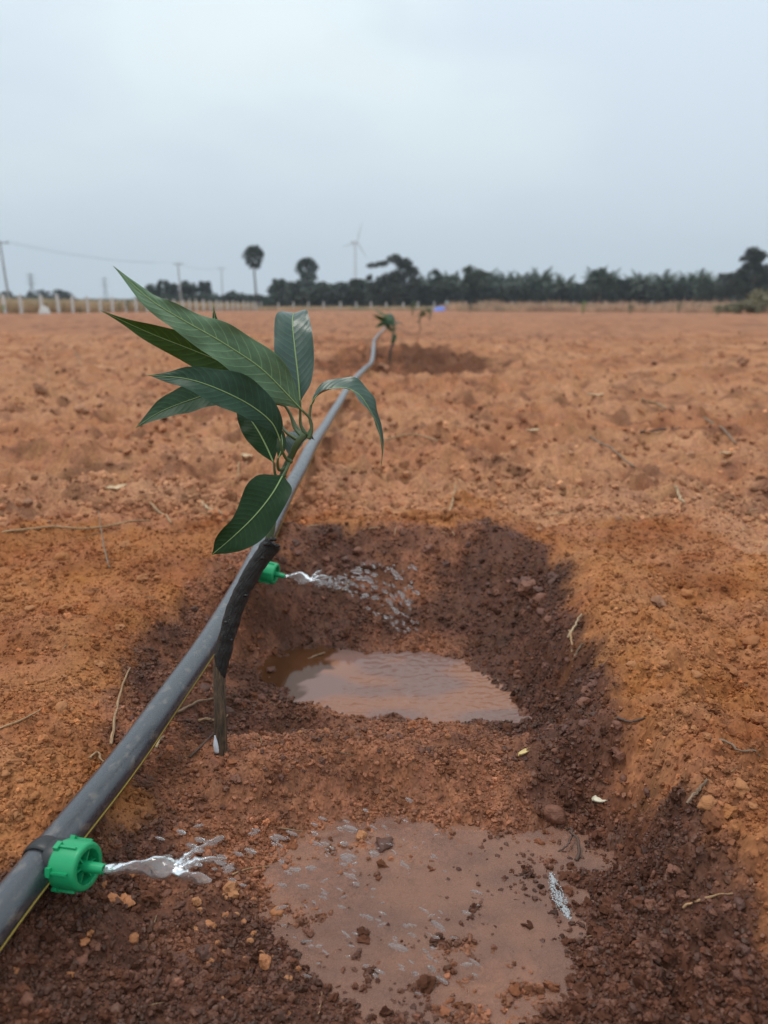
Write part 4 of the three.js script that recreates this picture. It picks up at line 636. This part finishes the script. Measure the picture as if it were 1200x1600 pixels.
function fanLeaf(seed) { const r = rng(seed), pos = []; const N = 15; for (let i = 0; i < N; i++) { const a = (i / (N - 1) - 0.5) * 4.2, b = a + 0.2, L = 1.15 * (0.85 + 0.2 * r()), z = 0.12 * (i % 2 ? 1 : -1); pos.push(0, 0, 0, Math.cos(a) * L, Math.sin(a) * L, z, Math.cos(b) * L * 0.96, Math.sin(b) * L * 0.96, -z); } const g = new THREE.BufferGeometry(); g.setAttribute('position', new THREE.Float32BufferAttribute(pos, 3)); g.computeVertexNormals(); const s = tube([V3(-1.35, 0, 0), V3(-0.6, 0.03, 0), V3(0, 0, 0)], [0.045, 0.035, 0.03], { seg: 3, rad: 4 }).toNonIndexed(); s.deleteAttribute('uv'); const m = mergeGeometries([g, s]); m.translate(1.35, 0, 0); return m; }
function palmyraVariant(seed, h) {
  const r = rng(seed), L = []; for (let i = 0; i < 42; i++) { const u = i / 41, el = -1.1 + 2.45 * u, f = fanLeaf(seed + i); f.rotateX(r() * 6.283); const k = u < 0.45 ? 0.95 : 1.25 - 0.15 * r(); f.scale(k, k, k); f.rotateZ(el); f.rotateY(i * 2.399 + r() * 0.5); f.translate(0, h + (u < 0.45 ? -0.9 * (0.45 - u) : 0.2), 0); L.push(f); }
  return { crown: mergeGeometries(L), trunk: tube([V3(0, -0.4, 0), V3(0.12, h * 0.4, 0), V3(-0.08, h * 0.75, 0), V3(0, h + 0.2, 0)], [0.34, 0.24, 0.21, 0.2], { seg: 12, rad: 8, rough: 0.1, freq: 4 }) };
}
const palmyra = palmyraVariant(21, 12);
function plant(name, v, px, topY, d, hgt, label, cat, mat, group, turn = 0, wide = 1) {   // set by bearing, distance and height
  const x = bearing(px, d), top = heightTo(topY, d), s = top / hgt;
  const t = thing(name, label, cat, [x, 0, -d], group); part('crown', v.crown, mat, t); part('trunk', v.trunk, trunkM, t);
  t.scale.set(s * wide, s, s * wide); t.rotation.y = turn; return t;
}
{
  const r = rng(15);
  plant('palmyra_palm', palmyra, 400, 389, 178, 14.2, 'tall palmyra palm with a round fan crown above the tree line', 'palm tree', LEAFM[1], undefined, 0.4);
  plant('palmyra_palm', palmyraVariant(33, 9), 481, 407, 186, 11.2, 'shorter fan palm rising from bushes right of the tall palmyra', 'palm tree', LEAFM[1], undefined, 1.4, 1.0);
  plant('spreading_tree', bigTree, 615, 396, 172, 12.1, 'large spreading dark tree with gaps below its top', 'tree', LEAFM[3], undefined, 0);
  plant('tall_tree', tallTree, 1170, 383, 150, 14.8, 'tall tree with a narrow crown at the right end of the tree line', 'tree', LEAFM[3], undefined, 0);
  const B = (n, px, top, d, label, mi, vi, wide = 1, h = 10) => plant(n, (h === 6 ? bush : broad)[vi], px, top, d, h === 6 ? 4.6 : 9.6, label, n === 'bush' ? 'bush' : 'tree', LEAFM[mi], undefined, r() * 6, wide);
  B('broad_tree', 247, 437, 185, 'round dark tree at the left end of the near tree line', 1, 0, 0.9); B('broad_tree', 268, 438, 190, 'dark tree second from the left in the near tree line', 3, 1, 0.8);
  B('broad_tree', 300, 436, 182, 'dark tree right behind the middle utility pole', 1, 2, 1); B('broad_tree', 322, 438, 195, 'thin topped tree right of the middle utility pole', 3, 3, 0.7);
  B('bush', 357, 452, 180, 'dome shaped bush between the pole and the palmyra', 1, 0, 0.8, 6); B('bush', 386, 458, 182, 'low bush left of the palmyra trunk', 0, 1, 0.9, 6); B('bush', 415, 459, 180, 'low bush right of the palmyra trunk', 0, 2, 0.9, 6);
  B('broad_tree', 437, 434, 184, 'slim tree between the two fan palms', 2, 3, 0.8); B('broad_tree', 458, 440, 188, 'bushy tree touching the shorter fan palm on its left', 1, 4, 0.8); B('broad_tree', 480, 428, 182, 'dark bushy tree under the shorter fan palm', 3, 0, 1.1);
  B('broad_tree', 513, 440, 184, 'tree right of the shorter fan palm', 1, 1, 0.85); B('broad_tree', 534, 444, 186, 'low tree under the wind turbine', 1, 2, 0.8); B('broad_tree', 560, 434, 180, 'green tree left of the large spreading tree', 2, 3, 0.95);
  B('broad_tree', 690, 420, 176, 'rounded tree right of the large spreading tree', 0, 0, 0.95); B('broad_tree', 742, 415, 178, 'broad tree with a flat top in mid tree line', 2, 1, 1.0); B('broad_tree', 768, 422, 184, 'rounded tree beside the flat topped one', 0, 2, 0.9);
  B('broad_tree', 936, 419, 172, 'dense rounded tree with spiky top in the right tree line', 0, 4, 0.95); B('broad_tree', 972, 434, 178, 'lower round tree right of the spiky topped one', 1, 3, 0.9);
  B('broad_tree', 905, 442, 185, 'low tree left of the spiky topped one', 0, 1, 0.9); B('broad_tree', 1100, 430, 170, 'tree left of the tall tree at the right end', 2, 0, 0.9); B('broad_tree', 1135, 425, 168, 'bushy tree joined to the tall right tree', 3, 4, 1.0); B('broad_tree', 1200, 410, 160, 'tree cut by the right edge of the picture', 3, 1, 1.0);
  const places = 'first second third fourth fifth sixth seventh eighth ninth tenth eleventh twelfth thirteenth fourteenth fifteenth sixteenth seventeenth eighteenth nineteenth twentieth twenty-first twenty-second'.split(' ');
  [[668, 427, 190, 0], [716, 428, 188, 1], [786, 424, 186, 2], [806, 426, 182, 0], [820, 423, 178, 1], [845, 418, 176, 2], [862, 430, 184, 0], [880, 428, 180, 1], [928, 417, 176, 2], [948, 421, 182, 0], [1000, 424, 176, 1], [1014, 430, 184, 2], [1032, 423, 174, 0], [1052, 430, 180, 1], [1070, 424, 176, 2], [1086, 422, 180, 0], [1112, 426, 182, 1], [700, 424, 192, 2], [758, 420, 190, 0], [832, 430, 192, 2], [1040, 432, 190, 2], [986, 430, 190, 0]].sort((a, b) => a[0] - b[0]).forEach(([px, top, d, vi], i) =>
    plant('coconut_palm', palms[vi], px, top, d, [8.3, 7.6, 9.0][vi], places[i] + ' coconut palm from the left in the far tree line', 'palm tree', LEAFM[vi === 1 ? 2 : 0], 'coconut palms in the tree line', r() * 6, 1.0));
  // far woods on the left horizon, and the dense growth under and behind the tree line
  for (const [px, top, w, label] of [[8, 451, 0.8, 'low dark bush at the far left behind the near pole'], [45, 453, 0.7, 'low dark bush under the far transmission tower'], [76, 449, 1.6, 'wide flat dark bush on the left horizon'], [105, 458, 1.1, 'low bush fading out along the left horizon']]) plant('bush', bush[px % 3], px, top, 260, 4.6, label, 'bush', LEAFM[1], undefined, px, w);
  const clump = crownGeo(7, [[0, 1.6, 0, 3.2, 1.9, 2.4], [2, 2.6, 0, 1.8, 1.5, 1.8], [-2, 2.2, 0.4, 2, 1.6, 1.8]], 90, 0.42);
  const n = 520, im = new THREE.InstancedMesh(clump, LEAFM[1], n), m4 = new THREE.Matrix4(), q = new THREE.Quaternion();
  for (let i = 0; i < n; i++) { const px = i < 430 ? 440 + 800 * r() : 225 + 215 * r(), d = 176 + 40 * r(), x = bearing(px, d), s = (i < 430 ? 1.35 : 0.8) * (0.75 + 0.4 * r()); q.setFromEuler(new THREE.Euler(0, r() * 6, 0)); im.setMatrixAt(i, m4.compose(V3(x, 0, -d), q, V3(s, s * 1.15, s))); }
  im.name = 'undergrowth'; im.userData = { kind: 'stuff', label: 'dense dark undergrowth of the far tree line' }; shade(im); scene.add(im);
  const n2 = 120, im2 = new THREE.InstancedMesh(clump, LEAFM[3], n2);
  for (let i = 0; i < n2; i++) { const px = -40 + 330 * r(), d = 420 + 120 * r(), x = bearing(px, d), s = 0.9 + 0.7 * r(); q.setFromEuler(new THREE.Euler(0, r() * 6, 0)); im2.setMatrixAt(i, m4.compose(V3(x, 0, -d), q, V3(s * 2, s, s))); }
  im2.name = 'distant_woods'; im2.userData = { kind: 'stuff', label: 'low distant woods along the left horizon' }; shade(im2); scene.add(im2);
}
// dry grass beyond and along the fence
{
  const r = rng(25), blades = [];
  for (let i = 0; i < 16; i++) { const a = r() * 6.283, d = 0.35 * Math.sqrt(r()), x = Math.cos(a) * d, z = Math.sin(a) * d, h = 0.6 + 0.6 * r(), lx = (r() - 0.5) * 0.5, lz = (r() - 0.5) * 0.5, w = 0.014, ca = Math.cos(a + 1.5) * w, sa = Math.sin(a + 1.5) * w; blades.push(x - ca, 0, z - sa, x + ca, 0, z + sa, x + lx * 0.4 + ca, h * 0.6, z + lz * 0.4 + sa, x - ca, 0, z - sa, x + lx * 0.4 + ca, h * 0.6, z + lz * 0.4 + sa, x + lx, h, z + lz); }
  const g = new THREE.BufferGeometry(); g.setAttribute('position', new THREE.Float32BufferAttribute(blades, 3)); g.computeVertexNormals();
  const m4 = new THREE.Matrix4(), q = new THREE.Quaternion(), col = new THREE.Color();
  const field = (name, label, n, pick, tone) => { const L = []; for (let i = 0; i < n; i++) { const p = pick(); if (p) L.push(p); } const im = new THREE.InstancedMesh(g, std(0xffffff, 0.9, { side: THREE.DoubleSide }), L.length); L.forEach(([x, z, s], i) => { const k = 0.7 + 0.5 * r(), t = tone(x, z); q.setFromEuler(new THREE.Euler((r() - 0.5) * 0.2, r() * 6, (r() - 0.5) * 0.2)); im.setMatrixAt(i, m4.compose(V3(x, H(x, z) - 0.02, z), q, V3(s * 1.3, s, s * 1.3))); im.setColorAt(i, col.setRGB(t[0] * k, t[1] * k, t[2] * k)); }); im.name = name; im.userData = { kind: 'stuff', label }; im.receiveShadow = true; im.castShadow = true; scene.add(im); };
  const tone = (x, z) => { const g2 = sstep(0.2, 0.5, fbm(x * 0.12, z * 0.12, 3)); return [lerp(0.58, 0.36, g2), lerp(0.43, 0.32, g2), lerp(0.27, 0.18, g2)]; };
  field('dry_grass', 'tall straw coloured grass behind the left fence', 26000, () => { const t = r(), z = -62 - 80 * t, xf = lerp(bearing(4, 62), bearing(408, 140), t), x = xf - 1.2 - 60 * Math.pow(r(), 1.5); return [x, z, 0.75 + 0.5 * r()]; }, tone);
  field('dry_grass_001', 'dry brown grass and weeds along the back and right of the field', 20000, () => { const z = -34 - 104 * Math.pow(r(), 0.7), edge = lerp(30, 9, sstep(-60, -110, z)), x = edge + (90 - edge) * Math.pow(r(), 1.1); if (fbm(x * 0.1, z * 0.1, 3) < -0.1 || x > 0.62 * -z) return null; return [x, z, (0.35 + 0.75 * r()) * (0.6 + 0.5 * sstep(-50, -110, z)) * (0.75 + 0.9 * Math.max(0, fbm(x * 0.3, z * 0.12, 2) + 0.2))]; }, (x, z) => { const t = tone(x, z), k = sstep(-0.3, 0.4, noise2(x * 0.25, z * 0.2)); return [t[0] * lerp(0.8, 1.1, k), t[1] * lerp(0.68, 1.0, k), t[2] * lerp(0.72, 1.05, k)]; });
  field('dry_grass_002', 'sparse dry weeds along the foot of the back fence', 3000, () => { const x = -22 + 40 * r(), z = -138 - 12 * r(); return [x, z, 0.4 + 0.4 * r()]; }, tone);
}
// fence: one run up the left side, one along the back
{
  const conc = std(rgb(0.62, 0.60, 0.57), 0.9), wireM = std(rgb(0.16, 0.15, 0.14), 0.6), r = rng(4);
  const postG = new THREE.CylinderGeometry(0.13, 0.15, 1, 4, 1); postG.rotateY(Math.PI / 4); postG.translate(0, 0.5, 0);
  const run = (a, b, n, h, label) => {
    const f = thing('wire_fence', label, 'fence', [a[0], 0, a[1]]), tops = [];
    for (let i = 0; i < n; i++) { const t = i / (n - 1), x = (b[0] - a[0]) * t, z = (b[1] - a[1]) * t, p = part('post', postG, conc, f); p.position.set(x + (r() - 0.5) * 0.3, 0, z); p.scale.set(1 + 0.2 * r(), h * (0.94 + 0.12 * r()), 1); p.rotation.set((r() - 0.5) * 0.05, r() * 0.4, (r() - 0.5) * 0.09); tops.push(V3(x, 0, z)); }
    for (const y of [0.35, 0.75, 1.15]) part('wire', tube(tops.map((p, i) => V3(p.x, y * h / 1.45 + (i % 2 ? -0.03 : 0), p.z)), [0.006, 0.006], { seg: n * 2, rad: 3 }), wireM, f);
  };
  run([bearing(4, 62), -62], [bearing(408, 140), -140], 29, 1.5, 'left side fence of pale concrete posts and wire');
  run([bearing(434, 140), -140], [bearing(1165, 140), -140], 31, 1.45, 'back fence of pale concrete posts before the tree line');
}
// utility poles, wires, far towers, wind turbine
{
  const conc = std(rgb(0.34, 0.33, 0.32), 0.85), steel = std(rgb(0.22, 0.23, 0.24), 0.6), wireM = std(rgb(0.12, 0.12, 0.12), 0.6), insM = std(rgb(0.30, 0.26, 0.24), 0.4);
  const heads = [];
  const pole = (px, topY, d, label, lean = 0, arm = 2.0) => {
    const x = bearing(px, d), h = heightTo(topY, d), o = thing('utility_pole', label, 'utility pole', [x, 0, -d]);
    part('shaft', tube([V3(0, -0.3, 0), V3(0, h * 0.5, 0), V3(0, h, 0)], [0.19, 0.15, 0.11], { seg: 6, rad: 8 }), conc, o);
    const bar = new THREE.BoxGeometry(arm, 0.12, 0.1); bar.translate(0, h - 0.25, 0.12); part('crossarm', bar, steel, o);
    for (const k of [-0.45, 0, 0.45]) { const g = new THREE.CylinderGeometry(0.05, 0.07, 0.28, 8); g.translate(k * arm, h - 0.05, 0.12); part('insulator', g, insM, o); }
    o.rotation.z = lean; o.rotation.y = 0.25; heads.push([x - lean * h, h, -d, arm]); return o;
  };
  pole(16, 377, 112, 'near utility pole with a crossarm at the left edge', 0.035, 2.2);
  pole(284, 411, 168, 'middle utility pole in front of the dark trees', 0.02, 1.9);
  pole(349, 418, 250, 'faint far utility pole left of the palmyra', 0, 2.4);
  const span = (a, b, sag, label) => { const A = heads[a], B = heads[b], o = thing('power_line', label, 'power line', [A[0], 0, A[2]]); for (const k of [-0.45, 0, 0.45]) { const p = V3(k * A[3], A[1] + 0.08, 0.12), e = V3(B[0] - A[0] + k * B[3], B[1] + 0.08, B[2] - A[2] + 0.12), m = p.clone().lerp(e, 0.5); m.y -= sag; part('wire', tube([p, p.clone().lerp(e, 0.25).setY(lerp(p.y, e.y, 0.25) - sag * 0.75), m, p.clone().lerp(e, 0.75).setY(lerp(p.y, e.y, 0.75) - sag * 0.75), e], [0.009, 0.009], { seg: 24, rad: 4 }), wireM, o); } };
  span(0, 1, 0.9, 'power line sagging from the near pole to the middle pole'); span(1, 2, 1.0, 'power line from the middle pole to the faint far pole');
  // lattice towers far off
  const tower = (px, topY, d, label) => {
    const x = bearing(px, d), h = heightTo(topY, d), o = thing('transmission_tower', label, 'tower', [x, 0, -d]), legs = [], br = [], w = h * 0.09;
    for (const [sx, sz] of [[-1, -1], [1, -1], [1, 1], [-1, 1]]) part('leg', tube([V3(sx * w, -0.3, sz * w), V3(sx * w * 0.35, h * 0.62, sz * w * 0.35), V3(sx * w * 0.12, h, sz * w * 0.12)], [0.16, 0.13, 0.09], { seg: 6, rad: 4 }), steel, o);
    for (let i = 0; i < 9; i++) for (let s = 0; s < 4; s++) { const k = (y) => w * lerp(1, 0.25, Math.min(1, y / (h * 0.75))), y0 = h * i / 10, y1 = h * (i + 1) / 10, c = [[-1, -1], [1, -1], [1, 1], [-1, 1]], A = c[s], Bc = c[(s + 1) % 4]; br.push(tube([V3(A[0] * k(y0), y0, A[1] * k(y0)), V3(Bc[0] * k(y1), y1, Bc[1] * k(y1))], [0.07, 0.07], { seg: 1, rad: 3 })); }
    part('bracing', mergeGeometries(br), steel, o);
    for (const y of [0.72, 0.84, 0.95]) { const g = new THREE.BoxGeometry(h * 0.34 * (1.1 - y * 0.35), 0.3, 0.3); g.translate(0, h * y, 0); part('crossarm', g, steel, o); }
  };
  tower(53, 427, 420, 'lattice transmission tower on the left horizon'); tower(167, 433, 620, 'fainter lattice tower right of the first on the horizon');
  const d = 1350, x = bearing(556, d), h = heightTo(379, d), o = thing('wind_turbine', 'faint wind turbine behind the tree line', 'wind turbine', [x, 0, -d]), white = std(rgb(0.66, 0.69, 0.72), 0.5);
  part('tower', tube([V3(0, 0, 0), V3(0, h * 0.5, 0), V3(0, h, 0)], [2.6, 2.2, 1.7], { seg: 6, rad: 16 }), white, o);
  const nac = new THREE.CapsuleGeometry(2.3, 9, 6, 12); nac.rotateZ(Math.PI / 2); nac.translate(-3, h + 1, 0); part('nacelle', nac, white, o);
  const hub = new THREE.SphereGeometry(2.4, 12, 10); hub.translate(4, h + 1, 0); part('hub', hub, white, o);
  for (let k = 0; k < 3; k++) { const b = tube([V3(0, 0, 0), V3(0, 6, 0), V3(0, 20, 0), V3(0, 36, 0)], [1.0, 1.9, 1.3, 0.3], { seg: 14, rad: 8, flat: 0.35 }); b.rotateX(k * 2.094 + 0.35); b.translate(4.5, h + 1, 0); part('blade', b, white, o); }
  o.rotation.y = 0.9;
}
// things by the back fence, weeds in the field
{
  const r = rng(61);
  const tarpMat = std(rgb(0.10, 0.19, 0.62), 0.5), heap = (name, px, d, w, h, dep, mat, label, cat, seed) => { const g = new THREE.PlaneGeometry(w, dep, 22, 14); g.rotateX(-Math.PI / 2); const a = g.attributes.position; for (let i = 0; i < a.count; i++) { const X = a.getX(i) / w * 2, Z = a.getZ(i) / dep * 2, k = Math.max(0, 1 - X * X) * Math.max(0, 1 - Z * Z); a.setY(i, h * Math.pow(k, 0.45) * (0.8 + 0.7 * noise2(X * 2.4 + seed, Z * 2.2)) + 0.05 * noise2(X * 8, Z * 8 + seed)); } g.computeVertexNormals(); const m = single(name, g, mat, label, cat); m.position.set(bearing(px, d), 0.01, -d); return m; };
  heap('tarpaulin', 690, 116, 2.3, 0.62, 1.6, tarpMat, 'crumpled bright blue tarpaulin before the back fence', 'tarpaulin', 1);
  heap('tarpaulin', 722, 122, 1.7, 0.34, 1.0, std(rgb(0.16, 0.21, 0.36), 0.6), 'small dull blue sheet right of the bright tarpaulin', 'tarpaulin', 5);
  heap('sack', 776, 120, 1.9, 0.75, 1.2, std(rgb(0.55, 0.50, 0.42), 0.9), 'pale sack lying on the far edge of the field', 'sack', 9);
  heap('sack', 69, 61, 0.75, 0.62, 0.6, std(rgb(0.60, 0.58, 0.55), 0.9), 'small white bag at the foot of the left fence', 'bag', 3);
  // person: one body from tapered bones
  const bones = [[[0, 0.92, 0], [0, 1.38, 0.01], 0.13, 0.15], [[-0.15, 1.36, 0], [0.15, 1.36, 0], 0.07, 0.07], [[0, 1.38, 0], [0, 1.5, 0.02], 0.055, 0.05], [[0, 1.55, 0.02], [0, 1.62, 0.02], 0.085, 0.095], [[-0.09, 0.9, 0], [-0.10, 0.48, 0.02], 0.095, 0.065], [[-0.10, 0.48, 0.02], [-0.10, 0.07, -0.01], 0.062, 0.042], [[0.09, 0.9, 0], [0.11, 0.48, 0.03], 0.095, 0.065], [[0.11, 0.48, 0.03], [0.11, 0.07, 0.0], 0.062, 0.042], [[-0.10, 0.04, 0], [-0.10, 0.03, 0.14], 0.042, 0.035], [[0.11, 0.04, 0], [0.11, 0.03, 0.15], 0.042, 0.035], [[-0.20, 1.36, 0], [-0.27, 1.1, 0.0], 0.055, 0.043], [[-0.27, 1.1, 0], [-0.24, 0.88, 0.10], 0.042, 0.03], [[0.20, 1.36, 0], [0.26, 1.1, 0.02], 0.055, 0.043], [[0.26, 1.1, 0.02], [0.20, 0.92, 0.16], 0.042, 0.03], [[-0.24, 0.88, 0.1], [-0.235, 0.80, 0.13], 0.032, 0.02], [[0.20, 0.92, 0.16], [0.18, 0.86, 0.22], 0.032, 0.02]];
  const res = 64, mc = new MarchingCubes(res, new THREE.MeshStandardMaterial(), false, false, 60000), half = res / 2; mc.isolation = 0;
  for (let k = 0; k < res; k++) for (let j = 0; j < res; j++) for (let i = 0; i < res; i++) {
    const p = V3((i - half) / half * 0.9, (j - half) / half * 0.9 + 0.86, (k - half) / half * 0.9); let s = 0;
    for (const [a, b, ra, rb] of bones) { const A = V3(...a), AB = V3(...b).sub(A), t = clamp(p.clone().sub(A).dot(AB) / AB.lengthSq()), d = p.distanceTo(A.addScaledVector(AB, t)) - lerp(ra, rb, t); s += Math.exp(-d * 40); }
    mc.field[i + j * res + k * res * res] = Math.log(s) / 40;
  }
  mc.update();
  const cnt = mc.count, P = mc.positionArray.slice(0, cnt * 3), col = new Float32Array(cnt * 3), g = new THREE.BufferGeometry();
  for (let i = 0; i < cnt; i++) { const x = P[i * 3] * 0.9, y = P[i * 3 + 1] * 0.9 + 0.86, z = P[i * 3 + 2] * 0.9; P[i * 3] = x; P[i * 3 + 1] = y; P[i * 3 + 2] = z; const c = y > 1.62 || (y > 1.53 && z < 0) ? [0.02, 0.018, 0.016] : y > 1.45 ? [0.22, 0.12, 0.075] : y > 0.94 && Math.abs(x) < 0.25 ? [0.36, 0.50, 0.50] : Math.abs(x) > 0.19 && y > 0.7 ? [0.22, 0.12, 0.075] : y > 0.08 ? [0.035, 0.045, 0.06] : [0.05, 0.04, 0.035]; col.set(c, i * 3); }
  g.setAttribute('position', new THREE.BufferAttribute(P, 3)); g.setAttribute('color', new THREE.BufferAttribute(col, 3)); g.setAttribute('normal', new THREE.BufferAttribute(mc.normalArray.slice(0, cnt * 3).map((v) => v), 3));
  const pg = mergeVertices((() => { g.deleteAttribute('normal'); return g; })(), 1e-4); pg.computeVertexNormals();
  const person = single('person', pg, std(0xffffff, 0.85, { vertexColors: true }), 'person in a pale teal top and dark trousers standing behind the tarpaulin', 'person'); person.position.set(bearing(698, 119), 0, -119); person.rotation.y = -0.5;
  // weeds
  const weedG = (seed) => { const q = rng(seed), L = []; for (let i = 0; i < 9; i++) { const a = q() * 6.283, e = V3(Math.cos(a) * 0.22 * q(), 0.5 + 0.5 * q(), Math.sin(a) * 0.22 * q()); const t = tube([V3(0, 0, 0), e.clone().multiplyScalar(0.5), e], [0.012, 0.008, 0.004], { seg: 4, rad: 4 }).toNonIndexed(); t.deleteAttribute('uv'); L.push(t); } return { stems: mergeGeometries(L), leaves: crownGeo(seed, [[0, 0.55, 0, 0.24, 0.42, 0.24], [0.05, 0.8, 0, 0.16, 0.22, 0.16]], 70, 0.06) }; };
  const W = [weedG(3), weedG(4), weedG(5)], wm = [foliage(0.20, 0.32, 0.07), foliage(0.17, 0.19, 0.08), foliage(0.09, 0.13, 0.05)], sm = std(rgb(0.16, 0.15, 0.07), 0.8);
  const weed = (px, d, h, mi, label, wide = 1) => { const x = bearing(px, d), t = thing('weed', label, 'weed', [x, H(x, -d), -d]); const v = W[px % 3]; part('leaves', v.leaves, wm[mi], t); part('stems', v.stems, sm, t); t.scale.set(h * wide, h, h * wide); return t; };
  weed(911, 48, 0.85, 0, 'bright green weed at the far edge of the bare soil'); weed(4, 55, 0.7, 0, 'green weed cut by the left edge before the fence', 1.4); weed(199, 66, 1.3, 1, 'yellow green weed at the left fence behind the leaf tips', 1.2); weed(186, 62, 0.9, 1, 'smaller yellow green weed beside the leaf tips', 1.1);
  weed(1122, 46, 0.7, 2, 'dull green weed in the dry grass at right', 1.5); weed(985, 56, 0.75, 2, 'dull weed in the dry grass right of the bright green one', 1.5); weed(1060, 64, 0.9, 1, 'pale weed in the right dry grass', 1.5); weed(735, 60, 0.7, 2, 'small dull weed right of the tarpaulin', 1.3);
  weed(672, 30, 0.55, 1, 'pale weed behind the row of saplings'); weed(645, 40, 0.8, 2, 'dull weed left of the tarpaulin', 1.2); weed(125, 58, 0.5, 2, 'low dull weed at the left fence', 1.5);
  const bm = foliage(0.22, 0.19, 0.10); plant('bush', bush[1], 1200, 446, 70, 4.6, 'pale olive bush at the right edge in front of the trees', 'bush', bm, undefined, 1, 1.0); plant('bush', bush[2], 1158, 466, 60, 4.6, 'low olive bush left of the edge bush', 'bush', bm, undefined, 2, 1.6);
}
renderer.render(scene, camera);
